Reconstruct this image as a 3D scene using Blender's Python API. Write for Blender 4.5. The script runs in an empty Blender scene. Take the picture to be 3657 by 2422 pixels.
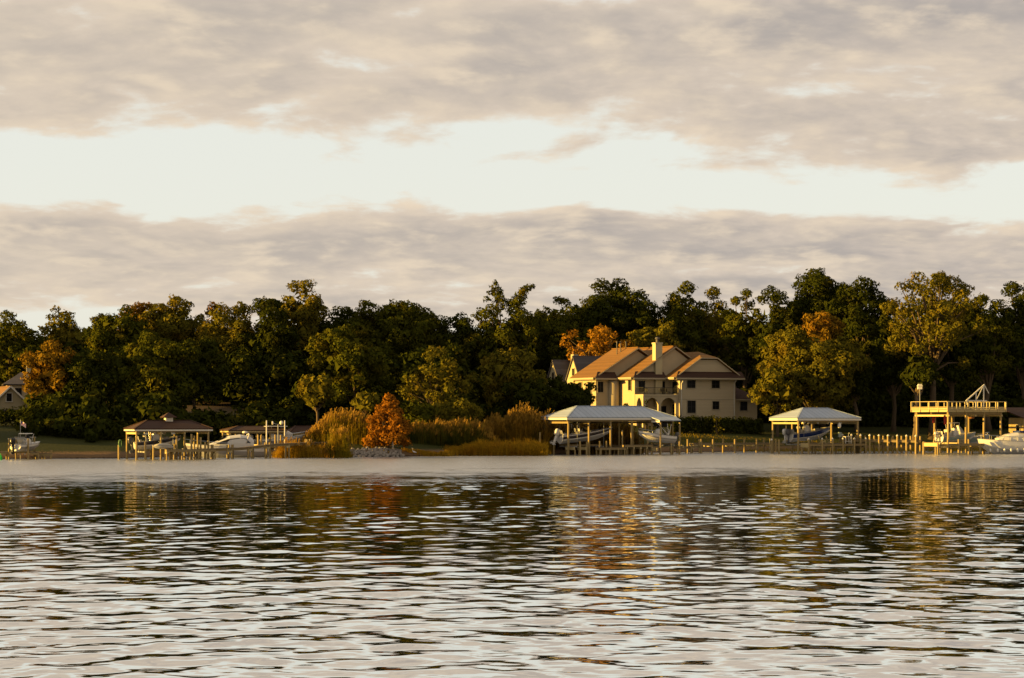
import bpy, math, random
import numpy as np
from mathutils import Vector, Matrix

scene = bpy.context.scene
col = scene.collection
R = math.radians

# ---------------------------------------------------------------- camera
CAM_H, F_PX, U0, VH = 5.0, 7735.0, 1828.5, 1495.0     # metres above water, photo pixels
cam_d = bpy.data.cameras.new('camera')
cam = bpy.data.objects.new('camera', cam_d)
col.objects.link(cam)
cam.location = (0, 0, CAM_H)
cam.rotation_euler = (R(90), 0, 0)
cam_d.sensor_width = 36.0
cam_d.sensor_fit = 'HORIZONTAL'
cam_d.lens = 36.0 * F_PX / 3657.0
cam_d.shift_y = (VH - 1211.0) / 3657.0
cam_d.clip_start = 0.5
cam_d.clip_end = 20000
scene.camera = cam

# ---------------------------------------------------------------- light
SUN_AZ, SUN_EL = 11.5, 7.2        # degrees: from the left, a little from the near side
sdir = Vector((-math.cos(R(SUN_AZ)) * math.cos(R(SUN_EL)), -math.sin(R(SUN_AZ)) * math.cos(R(SUN_EL)), math.sin(R(SUN_EL))))
sun_d = bpy.data.lights.new('sun', 'SUN')
sun_d.energy = 5.0
sun_d.angle = R(0.5)
sun_d.color = (1.0, 0.60, 0.12)
sun = bpy.data.objects.new('sun', sun_d)
col.objects.link(sun)
sun.rotation_euler = (-sdir).to_track_quat('-Z', 'Y').to_euler()

scene.view_settings.view_transform = 'Standard'
scene.view_settings.look = 'None'
scene.view_settings.gamma = 1.0
scene.view_settings.use_curve_mapping = False
scene.view_settings.exposure = 1.9
scene.cycles.use_denoising = True
scene.cycles.max_bounces = 6
scene.cycles.diffuse_bounces = 2
scene.cycles.glossy_bounces = 3
scene.cycles.transmission_bounces = 3
scene.cycles.transparent_max_bounces = 6
scene.cycles.sample_clamp_indirect = 6.0

# ---------------------------------------------------------------- node helper
class NT:
    def __init__(s, tree):
        s.t = tree
        s.n = tree.nodes
        s.n.clear()
    def add(s, kind, **kw):
        n = s.n.new(kind)
        for k, v in kw.items():
            if k.startswith('i_'):
                n.inputs[k[2:].replace('_', ' ')].default_value = v
            else:
                setattr(n, k, v)
        return n
    def link(s, a, b):
        s.t.links.new(a, b)
    def val(s, sock, x):
        if isinstance(x, (int, float, tuple, list)):
            sock.default_value = x
        else:
            s.link(x, sock)
    def m(s, op, a, b=None, c=None, clamp=False):
        n = s.n.new('ShaderNodeMath')
        n.operation = op
        n.use_clamp = clamp
        s.val(n.inputs[0], a)
        if b is not None: s.val(n.inputs[1], b)
        if c is not None: s.val(n.inputs[2], c)
        return n.outputs[0]
    def mix(s, f, a, b, blend='MIX'):
        n = s.n.new('ShaderNodeMix')
        n.data_type = 'RGBA'
        n.blend_type = blend
        s.val(n.inputs[0], f)
        s.val(n.inputs[6], a if not isinstance(a, tuple) else (*a, 1)[:4])
        s.val(n.inputs[7], b if not isinstance(b, tuple) else (*b, 1)[:4])
        return n.outputs[2]
    def smooth(s, x, lo, hi):
        n = s.n.new('ShaderNodeMapRange')
        n.interpolation_type = 'SMOOTHSTEP'
        s.val(n.inputs[0], x)
        n.inputs[1].default_value = lo
        n.inputs[2].default_value = hi
        return n.outputs[0]
    def noise(s, vec, scale, detail=4, rough=0.5, dist=0.0):
        n = s.n.new('ShaderNodeTexNoise')
        if vec is not None: s.link(vec, n.inputs['Vector'])
        n.inputs['Scale'].default_value = scale
        n.inputs['Detail'].default_value = detail
        n.inputs['Roughness'].default_value = rough
        n.inputs['Distortion'].default_value = dist
        return n.outputs['Fac']
    def xyz(s, x, y, z):
        n = s.n.new('ShaderNodeCombineXYZ')
        for i, q in enumerate((x, y, z)): s.val(n.inputs[i], q)
        return n.outputs[0]

# ---------------------------------------------------------------- sky: Nishita with a broken cloud deck, laid out on a plane overhead
world = bpy.data.worlds.new('World')
scene.world = world
world.use_nodes = True
w = NT(world.node_tree)
sky = w.add('ShaderNodeTexSky', sky_type='NISHITA', sun_disc=False, sun_elevation=R(SUN_EL),
            sun_rotation=math.atan2(sdir.x, sdir.y), air_density=1.0, dust_density=1.6, ozone_density=1.0)
tc = w.add('ShaderNodeTexCoord')
sep = w.add('ShaderNodeSeparateXYZ')
w.link(tc.outputs['Generated'], sep.inputs[0])
dx, dy, dz = sep.outputs
zz = w.m('ADD', w.m('MAXIMUM', dz, 0.0), 0.20)
px = w.m('DIVIDE', dx, zz)
py = w.m('DIVIDE', dy, zz)
SKY_O = (21.9, 8.6)
P = w.xyz(w.m('ADD', px, SKY_O[0]), w.m('ADD', py, SKY_O[1]), 0.0)
P_l = w.xyz(w.m('ADD', px, SKY_O[0] - 0.045), w.m('ADD', py, SKY_O[1] + 0.03), 0.0)     # towards the sun, for lit edges
big = w.noise(P, 1.25, 4, 0.55)
def puff(p):
    wv = w.add('ShaderNodeTexNoise'); w.link(p, wv.inputs['Vector'])
    wv.inputs['Scale'].default_value = 2.4; wv.inputs['Detail'].default_value = 3
    vm = w.add('ShaderNodeVectorMath', operation='MULTIPLY_ADD')
    w.link(wv.outputs['Color'], vm.inputs[0]); vm.inputs[1].default_value = (0.13, 0.13, 0); w.link(p, vm.inputs[2])
    a = w.noise(vm.outputs[0], 3.0, 7, 0.52)
    b = w.noise(vm.outputs[0], 9.5, 7, 0.55)
    return w.m('ADD', w.m('MULTIPLY', a, 0.60), w.m('MULTIPLY', b, 0.40))
n1 = puff(P)
n2 = puff(P_l)
skew = w.m('MULTIPLY', px, 0.125)
q = w.m('SUBTRACT', py, skew)
wob = w.m('MULTIPLY', w.m('SUBTRACT', big, 0.5), 0.42)
q2 = w.m('ADD', q, wob)
deck = w.m('MULTIPLY', w.m('SUBTRACT', 1.0, w.smooth(q2, 2.81, 3.20)), w.m('ADD', 0.80, w.m('MULTIPLY', w.smooth(q2, 1.42, 2.42), 0.20)))
q3 = w.m('ADD', w.m('SUBTRACT', py, w.m('MULTIPLY', px, 0.036)), w.m('MULTIPLY', wob, 0.8))
bank = w.m('MULTIPLY', w.smooth(q3, 3.243, 3.47), w.m('SUBTRACT', 1.0, w.m('MULTIPLY', w.smooth(q3, 3.85, 4.2), 0.75)))
cov = w.m('MAXIMUM', deck, bank)
dens = w.m('ADD', w.m('MULTIPLY', w.m('SUBTRACT', n1, 0.505), 6.8), w.m('MULTIPLY', w.m('SUBTRACT', cov, 0.42), 1.95))
D = w.smooth(dens, -0.12, 0.60)
thick = w.smooth(dens, 0.10, 1.6)
lit = w.smooth(w.m('SUBTRACT', n1, n2), -0.06, 0.15)
warm_side = w.smooth(dx, 0.35, -0.35)
c_thin = (0.88, 0.73, 0.55)
c_mid = (0.72, 0.61, 0.50)
c_dark = (0.415, 0.380, 0.362)
cc = w.mix(thick, c_mid, c_dark)
cc = w.mix(w.m('MULTIPLY', lit, 0.78), cc, c_thin)
cc = w.mix(w.m('MULTIPLY', warm_side, 0.32), cc, (0.80, 0.67, 0.50))
gapc = w.mix(0.74, sky.outputs[0], (5.2, 5.15, 4.75))       # thin high veil that whitens the clear air
bg1 = w.add('ShaderNodeBackground'); w.link(gapc, bg1.inputs[0]); bg1.inputs[1].default_value = 0.05
bg2 = w.add('ShaderNodeBackground'); w.link(cc, bg2.inputs[0]); bg2.inputs[1].default_value = 0.270
mx = w.add('ShaderNodeMixShader')
w.link(D, mx.inputs[0]); w.link(bg1.outputs[0], mx.inputs[1]); w.link(bg2.outputs[0], mx.inputs[2])
wo = w.add('ShaderNodeOutputWorld')
w.link(mx.outputs[0], wo.inputs[0])

# ---------------------------------------------------------------- tools
rng = np.random.default_rng(7)
rnd = random.Random(11)

def W(u, v, Y):
    """photo pixel at depth Y -> world point"""
    return Vector(((u - U0) / F_PX * Y, Y, CAM_H - (v - VH) / F_PX * Y))
def X(u, Y): return (u - U0) / F_PX * Y
def Z(v, Y): return CAM_H - (v - VH) / F_PX * Y

def principled(name, build, rough=0.7, spec=0.3, metallic=0.0):
    m = bpy.data.materials.new(name)
    m.use_nodes = True
    t = NT(m.node_tree)
    b = t.add('ShaderNodeBsdfPrincipled')
    b.inputs['Roughness'].default_value = rough
    b.inputs['Specular IOR Level'].default_value = spec
    b.inputs['Metallic'].default_value = metallic
    o = t.add('ShaderNodeOutputMaterial')
    t.link(b.outputs[0], o.inputs[0])
    build(t, b)
    return m

def dim(c):
    k = 0.70 if min(c) > 0.5 else 0.50
    return tuple(x * k for x in c)

def simple(name, c, rough=0.6, var=0.12, scale=2.0, bump=0.0, spec=0.3, dirt=None, metallic=0.0):
    c = dim(c); dirt = dim(dirt) if dirt else None
    def f(t, b):
        tcn = t.add('ShaderNodeTexCoord')
        n = t.noise(tcn.outputs['Object'], scale, 5, 0.6)
        k = t.m('ADD', 1.0 - var, t.m('MULTIPLY', n, 2 * var))
        oi = t.add('ShaderNodeObjectInfo')
        k = t.m('MULTIPLY', k, t.m('ADD', 0.93, t.m('MULTIPLY', oi.outputs['Random'], 0.14)))
        rgb = t.mix(1.0, c, t.xyz(k, k, k), 'MULTIPLY')
        if dirt:
            n2 = t.noise(tcn.outputs['Object'], scale * 0.6, 6, 0.65)
            rgb = t.mix(t.m('MULTIPLY', t.smooth(n2, 0.5, 0.72), 0.6), rgb, dirt)
        t.link(rgb, b.inputs['Base Color'])
        if bump:
            bp = t.add('ShaderNodeBump')
            bp.inputs['Strength'].default_value = bump
            bp.inputs['Distance'].default_value = 0.03
            t.link(n, bp.inputs['Height'])
            t.link(bp.outputs[0], b.inputs['Normal'])
    return principled(name, f, rough, spec, metallic)

def banded(name, c1, c2, axis, period, rough=0.75, width=0.12, var=0.2, bump=0.6):
    # boards, shingle courses, lap siding: thin dark joints every period along an axis of the object
    c1 = dim(c1); c2 = dim(c2)
    def f(t, b):
        tcn = t.add('ShaderNodeTexCoord')
        s = t.add('ShaderNodeSeparateXYZ')
        t.link(tcn.outputs['Object'], s.inputs[0])
        fr = t.m('FRACT', t.m('DIVIDE', s.outputs[axis], period))
        cell = t.m('FLOOR', t.m('DIVIDE', s.outputs[axis], period))
        wn = t.add('ShaderNodeTexWhiteNoise', noise_dimensions='1D')
        t.link(cell, wn.inputs['W'])
        n = t.noise(tcn.outputs['Object'], 1.3, 6, 0.65)
        k = t.m('ADD', 1.0 - var, t.m('ADD', t.m('MULTIPLY', wn.outputs['Value'], var), t.m('MULTIPLY', n, var)))
        j = t.m('LESS_THAN', fr, width)
        rgb = t.mix(1.0, c1, t.xyz(k, k, k), 'MULTIPLY')
        rgb = t.mix(t.m('MULTIPLY', j, 0.7), rgb, c2)
        t.link(rgb, b.inputs['Base Color'])
        bp = t.add('ShaderNodeBump')
        bp.inputs['Strength'].default_value = bump
        bp.inputs['Distance'].default_value = 0.03
        t.link(t.m('SUBTRACT', 1.0, j), bp.inputs['Height'])
        t.link(bp.outputs[0], b.inputs['Normal'])
    return principled(name, f, rough, 0.25)

def leafy(name, c1, c2, c3, trans=0.30):
    """leaves: colour differs from leaf to leaf and from bough to bough"""
    m = bpy.data.materials.new(name)
    m.use_nodes = True
    t = NT(m.node_tree)
    g = t.add('ShaderNodeNewGeometry')
    tcn = t.add('ShaderNodeTexCoord')
    n = t.noise(tcn.outputs['Object'], 0.28, 3, 0.6)
    a = t.mix(g.outputs['Random Per Island'], c1, c2)
    a = t.mix(t.smooth(n, 0.50, 0.72), a, c3)
    d = t.add('ShaderNodeBsdfDiffuse'); t.link(a, d.inputs[0])
    tr = t.add('ShaderNodeBsdfTranslucent')
    t.link(t.mix(1.0, a, (1.0, 0.95, 0.5), 'MULTIPLY'), tr.inputs[0])
    mxn = t.add('ShaderNodeMixShader')
    mxn.inputs[0].default_value = trans
    t.link(d.outputs[0], mxn.inputs[1]); t.link(tr.outputs[0], mxn.inputs[2])
    o = t.add('ShaderNodeOutputMaterial')
    t.link(mxn.outputs[0], o.inputs[0])
    return m

class MB:
    """collects shapes into one mesh"""
    def __init__(s):
        s.v = []; s.f = []; s.mi = []
    def raw(s, vs, fs, mi=0):
        o = len(s.v)
        s.v += [tuple(p) for p in vs]
        s.f += [tuple(i + o for i in f) for f in fs]
        s.mi += [mi] * len(fs)
        return s
    def box(s, x0, x1, y0, y1, z0, z1, mi=0):
        vs = [(x, y, z) for z in (z0, z1) for y in (y0, y1) for x in (x0, x1)]
        return s.raw(vs, [(0, 2, 3, 1), (4, 5, 7, 6), (0, 1, 5, 4), (2, 6, 7, 3), (0, 4, 6, 2), (1, 3, 7, 5)], mi)
    def beam(s, a, b, wd, ht, mi=0, up=(0, 0, 1)):
        a = Vector(a); b = Vector(b); d = (b - a).normalized()
        upv = Vector(up)
        if abs(d.dot(upv)) > 0.98: upv = Vector((0, 1, 0))
        x = d.cross(upv).normalized() * wd / 2
        y = x.cross(d).normalized() * ht / 2
        vs = [p + sx * x + sy * y for p in (a, b) for sx, sy in ((-1, -1), (1, -1), (1, 1), (-1, 1))]
        return s.raw(vs, [(0, 1, 2, 3), (7, 6, 5, 4), (0, 4, 5, 1), (1, 5, 6, 2), (2, 6, 7, 3), (3, 7, 4, 0)], mi)
    def tube(s, pts, rad, n=8, mi=0, cap=True):
        pts = [Vector(p) for p in pts]
        if not hasattr(rad, '__len__'): rad = [rad] * len(pts)
        o = len(s.v); prev = None
        for i, p in enumerate(pts):
            d = (pts[min(i + 1, len(pts) - 1)] - pts[max(i - 1, 0)])
            d = d.normalized() if d.length > 1e-9 else Vector((0, 0, 1))
            ref = Vector((0, 0, 1)) if abs(d.z) < 0.95 else Vector((0, 1, 0))
            x = d.cross(ref).normalized() if prev is None else (prev - d * prev.dot(d)).normalized()
            prev = x
            y = d.cross(x)
            for k in range(n):
                t = 2 * math.pi * k / n
                s.v.append(tuple(p + (x * math.cos(t) + y * math.sin(t)) * rad[i]))
        for i in range(len(pts) - 1):
            for k in range(n):
                a, b = o + i * n + k, o + i * n + (k + 1) % n
                s.f.append((a, b, b + n, a + n)); s.mi.append(mi)
        if cap:
            s.f.append(tuple(o + k for k in range(n - 1, -1, -1))); s.mi.append(mi)
            e = o + (len(pts) - 1) * n
            s.f.append(tuple(e + k for k in range(n))); s.mi.append(mi)
        return s
    def prism(s, poly, a, b, axis='y', mi=0):
        """polygon of (p, q) swept from a to b along an axis"""
        n = len(poly)
        def mk(p, q, h):
            return {'y': (p, h, q), 'x': (h, p, q), 'z': (p, q, h)}[axis]
        vs = [mk(p, q, a) for p, q in poly] + [mk(p, q, b) for p, q in poly]
        fs = [tuple(range(n - 1, -1, -1)), tuple(range(n, 2 * n))]
        fs += [(i, (i + 1) % n, (i + 1) % n + n, i + n) for i in range(n)]
        return s.raw(vs, fs, mi)
    def loft(s, rings, mi=0, cap=True):
        n = len(rings[0]); o = len(s.v)
        for r in rings: s.v += [tuple(p) for p in r]
        for i in range(len(rings) - 1):
            for k in range(n):
                a, b = o + i * n + k, o + i * n + (k + 1) % n
                s.f.append((a, b, b + n, a + n)); s.mi.append(mi)
        if cap:
            s.f.append(tuple(o + k for k in range(n - 1, -1, -1))); s.mi.append(mi)
            e = o + (len(rings) - 1) * n
            s.f.append(tuple(e + k for k in range(n))); s.mi.append(mi)
        return s
    def ball(s, c, rx, ry, rz, nu=12, nv=8, mi=0):
        rings = []
        for i in range(nv + 1):
            a = -math.pi / 2 + math.pi * i / nv
            a = max(min(a, math.pi / 2 - 0.06), -math.pi / 2 + 0.06)
            rings.append([(c[0] + rx * math.cos(a) * math.cos(2 * math.pi * k / nu), c[1] + ry * math.cos(a) * math.sin(2 * math.pi * k / nu), c[2] + rz * math.sin(a)) for k in range(nu)])
        return s.loft(rings, mi)
    def mesh(s, name, mats, smooth=False):
        me = bpy.data.meshes.new(name)
        me.from_pydata(s.v, [], s.f)
        for m in (mats if isinstance(mats, (list, tuple)) else [mats]): me.materials.append(m)
        if any(s.mi): me.polygons.foreach_set('material_index', s.mi)
        if smooth: me.polygons.foreach_set('use_smooth', [True] * len(s.f))
        me.update()
        return me
    def build(s, name, mats, parent=None, smooth=False, loc=None):
        return put(name, s.mesh(name, mats, smooth), parent, loc)

def oval(c, ax, ay, e=2.0, n=16, plane='yz'):
    """superellipse ring round c"""
    out = []
    for k in range(n):
        t = 2 * math.pi * k / n
        ct, st = math.cos(t), math.sin(t)
        p = ax * math.copysign(abs(ct) ** (2 / e), ct)
        q = ay * math.copysign(abs(st) ** (2 / e), st)
        if plane == 'yz': out.append((c[0], c[1] + p, c[2] + q))
        elif plane == 'xy': out.append((c[0] + p, c[1] + q, c[2]))
        else: out.append((c[0] + p, c[1], c[2] + q))
    return out

def put(name, me, parent=None, loc=None, rz=0.0, scale=None):
    o = bpy.data.objects.new(name, me)
    col.objects.link(o)
    if parent is not None: o.parent = parent
    if loc is not None: o.location = loc
    if rz: o.rotation_euler = (0, 0, rz)
    if scale is not None: o.scale = scale
    return o

def tag(o, label, cat, group=None):
    o['label'] = label; o['category'] = cat
    if group: o['group'] = group
    return o

def thing(name, label, cat, loc=(0, 0, 0), rz=0.0, group=None, rot=None):
    o = bpy.data.objects.new(name, None)
    o.empty_display_size = 0.5
    col.objects.link(o)
    o.location = loc
    o.rotation_euler = rot if rot else (0, 0, rz)
    return tag(o, label, cat, group)

_cache = {}
def shared(key, make):
    if key not in _cache: _cache[key] = make()
    return _cache[key]

def quads_mesh(name, V, mats, mi=None, smooth=False):
    """V: (n,4,3) float array of loose quads"""
    n, g = V.shape[0], V.shape[1]
    me = bpy.data.meshes.new(name)
    me.vertices.add(n * g)
    me.vertices.foreach_set('co', np.ascontiguousarray(V, dtype=np.float32).ravel())
    me.loops.add(n * g)
    me.loops.foreach_set('vertex_index', np.arange(n * g, dtype=np.int32))
    me.polygons.add(n)
    me.polygons.foreach_set('loop_start', np.arange(0, n * g, g, dtype=np.int32))
    for m in (mats if isinstance(mats, (list, tuple)) else [mats]): me.materials.append(m)
    if mi is not None: me.polygons.foreach_set('material_index', mi.astype(np.int32))
    me.update(calc_edges=True)
    me.validate()
    return me

# ---------------------------------------------------------------- ground shape
SHORE = [(-420, 250), (-200, 262), (-130, 265), (-95, 266), (-72, 262), (-67, 266), (-63, 268), (-49, 272), (-45, 286), (-40, 298), (-31, 298), (-27, 284), (-24, 279.5), (-12, 287.5), (3, 300), (14, 311), (25, 322), (42, 332), (69, 341), (100, 346), (200, 352), (420, 360)]
_sx = np.array([p[0] for p in SHORE], float); _sy = np.array([p[1] for p in SHORE], float)
_pd = np.array([-30, -6, -1.0, 0, 1.2, 3, 6, 20, 40, 90, 200, 500], float)
_pz = np.array([-3, -1.2, -0.35, 0.0, 0.45, 0.75, 1.1, 2.8, 4.4, 7.0, 10.0, 14.0], float)
def ground(x, y):
    return float(np.interp(y - np.interp(x, _sx, _sy), _pd, _pz))
def on(u, Y, dz=0.0):
    x = X(u, Y)
    return (x, Y, ground(x, Y) + dz)
# ---------------------------------------------------------------- water
def make_water():
    ys = [22.0]
    while ys[-1] < 205: ys.append(ys[-1] * 1.0023)
    while ys[-1] < 430: ys.append(ys[-1] * 1.008)
    ys = np.array(ys)
    s = np.linspace(-1, 1, 400)
    Yg = np.repeat(ys[:, None], len(s), 1)
    Xg = s[None, :] * (0.27 * Yg + 14)
    H = np.zeros_like(Xg)
    r = np.random.default_rng(3)
    dyl = np.maximum(0.0023 * Yg, 0.05)
    waves = []
    for lo, hi, sdx, sl, n in ((3.2, 7.0, 1.5, 0.0095, 50), (1.25, 3.4, 2.4, 0.0165, 80), (0.5, 1.25, 4.8, 0.0120, 80)):
        for i in range(n):
            lam = lo * (hi / lo) ** r.random()
            ky = 2 * math.pi / lam
            waves.append((r.normal(0.12, sdx) * (2.6 / lam) ** 0.3, ky, r.random() * 6.28, sl * math.sqrt(2.0 / n)))
    for kx, ky, ph, sl in waves:
        damp = np.clip((2 * math.pi / ky / dyl - 2.2) / 2.5, 0, 1)
        H += damp * sl / ky * np.sin(kx * Xg + ky * Yg + ph)
    # patches of stronger and weaker ripple
    patch = 1.0 + 0.28 * np.sin(Xg * 0.11 + Yg * 0.045 + 1) + 0.22 * np.sin(Xg * 0.05 - Yg * 0.12 + 2.2)
    H *= patch
    H *= np.clip((330 - Yg) / 120, 0.0, 1)
    nr, nc = Xg.shape
    co = np.stack([Xg, Yg, H], -1).reshape(-1, 3).astype(np.float32)
    idx = np.arange(nr * nc).reshape(nr, nc)
    q = np.stack([idx[:-1, :-1], idx[:-1, 1:], idx[1:, 1:], idx[1:, :-1]], -1).reshape(-1, 4)
    # the rest of the lake, a little lower than the ripples, out to the sides and behind the camera
    base = len(co)
    ext = np.array([(-3000, -3000, -0.4), (3000, -3000, -0.4), (3000, 420, -0.4), (-3000, 420, -0.4)], np.float32)
    co = np.vstack([co, ext]); q = np.vstack([q, [[base, base + 1, base + 2, base + 3]]])
    me = bpy.data.meshes.new('water')
    me.vertices.add(len(co)); me.vertices.foreach_set('co', co.ravel())
    me.loops.add(q.size); me.loops.foreach_set('vertex_index', q.ravel().astype(np.int32))
    me.polygons.add(len(q)); me.polygons.foreach_set('loop_start', np.arange(0, q.size, 4, dtype=np.int32))
    me.polygons.foreach_set('use_smooth', np.ones(len(q), bool))
    me.update(calc_edges=True)
    def f(t, b):
        g = t.add('ShaderNodeNewGeometry')
        sp = t.add('ShaderNodeSeparateXYZ'); t.link(g.outputs['Position'], sp.inputs[0])
        px, py, pz = sp.outputs
        mp = t.xyz(t.m('MULTIPLY', px, 0.35), py, 0.0)
        edge = t.noise(t.xyz(t.m('MULTIPLY', px, 0.012), t.m('MULTIPLY', py, 0.09), 0.0), 1.0, 5, 0.65)
        yy = t.m('SUBTRACT', t.m('ADD', py, t.m('MULTIPLY', t.m('SUBTRACT', edge, 0.5), 60.0)), t.m('MULTIPLY', px, 0.42))
        ruff = t.smooth(t.m('ADD', yy, t.m('MULTIPLY', t.m('SUBTRACT', t.noise(t.xyz(t.m('MULTIPLY', px, 0.30), t.m('MULTIPLY', py, 0.14), 0.0), 1.0, 3, 0.6), 0.5), 70.0)), 148.0, 218.0)                     # a breeze ruffles the far water
        b.inputs['Base Color'].default_value = (0.016, 0.017, 0.010, 1)
        b.inputs['Specular IOR Level'].default_value = 0.0
        rgh = t.m('ADD', 0.03, t.m('MULTIPLY', t.m('POWER', ruff, 1.8), 0.22))
        # short wind ripples: slopes taken from a height field in metres on the water
        def h(ox, oy):
            v = t.xyz(t.m('MULTIPLY', t.m('ADD', px, ox), 0.62), t.m('ADD', py, oy), 0.0)
            return t.m('ADD', t.noise(v, 1.25, 1.0, 0.5, 0.3), t.m('MULTIPLY', t.noise(v, 3.4, 1.0, 0.5), 0.30))
        e = 0.06
        h0 = h(0.0, 0.0)
        k = t.m('ADD', 0.008, t.m('MULTIPLY', ruff, 0.10))
        sx = t.m('MULTIPLY', t.m('DIVIDE', t.m('SUBTRACT', h0, h(e, 0.0)), e), k)
        sy = t.m('MULTIPLY', t.m('DIVIDE', t.m('SUBTRACT', h0, h(0.0, e)), e), k)
        va = t.add('ShaderNodeVectorMath', operation='ADD')
        t.link(g.outputs['Normal'], va.inputs[0]); t.link(t.xyz(sx, sy, 0.0), va.inputs[1])
        vn = t.add('ShaderNodeVectorMath', operation='NORMALIZE'); t.link(va.outputs[0], vn.inputs[0])
        t.link(vn.outputs[0], b.inputs['Normal'])
        gl = t.add('ShaderNodeBsdfGlossy', distribution='MULTI_GGX')
        t.link(rgh, gl.inputs['Roughness']); t.link(vn.outputs[0], gl.inputs['Normal'])
        t.link(t.mix(ruff, (0.97, 0.97, 0.96), (0.73, 0.75, 0.77)), gl.inputs['Color'])
        lw = t.add('ShaderNodeLayerWeight'); lw.inputs['Blend'].default_value = 0.5
        fac = t.m('ADD', 0.06, t.m('MULTIPLY', lw.outputs['Facing'], 0.92))
        ms = t.add('ShaderNodeMixShader')
        t.link(fac, ms.inputs[0]); t.link(b.outputs[0], ms.inputs[1]); t.link(gl.outputs[0], ms.inputs[2])
        t.link(ms.outputs[0], [n for n in t.n if n.type == 'OUTPUT_MATERIAL'][0].inputs[0])
    me.materials.append(principled('lake_water', f, 0.05, 0.5))
    o = put('water', me); o['kind'] = 'structure'
make_water()

# ---------------------------------------------------------------- ground
def make_ground():
    xs = np.concatenate([np.linspace(-3000, -130, 12)[:-1], np.linspace(-130, 130, 150), np.linspace(130, 3000, 12)[1:]])
    ds = np.concatenate([np.array([-30, -12, -6, -3, -2, -1, -.5, 0, .4, .8, 1.2, 2, 3, 4.5, 6, 8]), np.linspace(10, 130, 60), np.array([160, 200, 300, 500, 900, 2000, 6000])])
    co = []
    r = np.random.default_rng(5)
    for d in ds:
        for x in xs:
            y = np.interp(x, _sx, _sy) + d
            z = np.interp(d, _pd, _pz)
            if d > 0: z += 0.10 * math.sin(x * 0.31 + d * 0.2) * min(1, d / 5) + r.normal(0, 0.03) * (d < 8)
            elif d > -6: y += 0.35 * math.sin(x * 0.9) + 0.2 * math.sin(x * 2.3 + 1)
            co.append((x, y, z))
    nx, nd = len(xs), len(ds)
    fs = [(j * nx + i, j * nx + i + 1, (j + 1) * nx + i + 1, (j + 1) * nx + i) for j in range(nd - 1) for i in range(nx - 1)]
    me = bpy.data.meshes.new('ground'); me.from_pydata(co, [], fs)
    me.polygons.foreach_set('use_smooth', [True] * len(fs))
    def f(t, b):
        g = t.add('ShaderNodeNewGeometry')
        sp = t.add('ShaderNodeSeparateXYZ'); t.link(g.outputs['Position'], sp.inputs[0])
        n = t.noise(g.outputs['Position'], 0.35, 6, 0.65)
        n2 = t.noise(g.outputs['Position'], 3.0, 4, 0.6)
        grass = t.mix(n, (0.015, 0.022, 0.004), (0.040, 0.041, 0.007))
        grass = t.mix(t.smooth(n2, 0.45, 0.75), grass, (0.036, 0.037, 0.009))
        sand = t.mix(n2, (0.16, 0.10, 0.05), (0.08, 0.05, 0.026))
        hh = t.m('ADD', sp.outputs[2], t.m('MULTIPLY', t.m('SUBTRACT', n2, 0.5), 0.7))
        c = t.mix(t.smooth(hh, 0.62, 0.95), sand, grass)
        c = t.mix(t.smooth(hh, 0.16, 0.02), c, (0.03, 0.02, 0.012))
        leaf = t.mix(n2, (0.03, 0.02, 0.01), (0.06, 0.038, 0.015))
        c = t.mix(t.smooth(t.m('ADD', sp.outputs[2], t.m('MULTIPLY', n, 2.0)), 6.2, 7.4), c, leaf)
        t.link(c, b.inputs['Base Color'])
        bp = t.add('ShaderNodeBump'); bp.inputs['Strength'].default_value = 0.6; bp.inputs['Distance'].default_value = 0.15
        t.link(n2, bp.inputs['Height']); t.link(bp.outputs[0], b.inputs['Normal'])
    me.materials.append(principled('bank_and_lawn', f, 0.95, 0.1))
    o = put('ground', me); o['kind'] = 'structure'
make_ground()

# ---------------------------------------------------------------- trees
M_bark = simple('bark', (0.13, 0.095, 0.06), 0.9, 0.35, 1.5, 0.6, 0.1)
M_bark_pale = simple('pale_bark', (0.17, 0.125, 0.08), 0.9, 0.3, 1.5, 0.6, 0.1)
LEAF = {
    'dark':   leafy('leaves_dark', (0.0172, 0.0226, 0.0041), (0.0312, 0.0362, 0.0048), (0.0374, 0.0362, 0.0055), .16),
    'green':  leafy('leaves_green', (0.0318, 0.0390, 0.0047), (0.0583, 0.0595, 0.0063), (0.0707, 0.0595, 0.0063), .16),
    'olive':  leafy('leaves_olive', (0.0605, 0.0588, 0.0077), (0.1072, 0.0905, 0.0103), (0.1121, 0.0792, 0.0095), .18),
    'gold':   leafy('leaves_gold', (0.0889, 0.0580, 0.0074), (0.1591, 0.0917, 0.0099), (0.1404, 0.0618, 0.0074), .18),
    'amber':  leafy('leaves_amber', (0.1425, 0.0779, 0.0095), (0.2470, 0.1187, 0.0133), (0.2090, 0.0836, 0.0095), .22),
    'rust':   leafy('leaves_rust', (0.1620, 0.0675, 0.0090), (0.2520, 0.1035, 0.0108), (0.1260, 0.0630, 0.0108), .30),
    'ivy':    leafy('leaves_ivy', (0.0192, 0.0360, 0.0064), (0.0360, 0.0528, 0.0080), (0.0240, 0.0320, 0.0064), .2),
}
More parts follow.
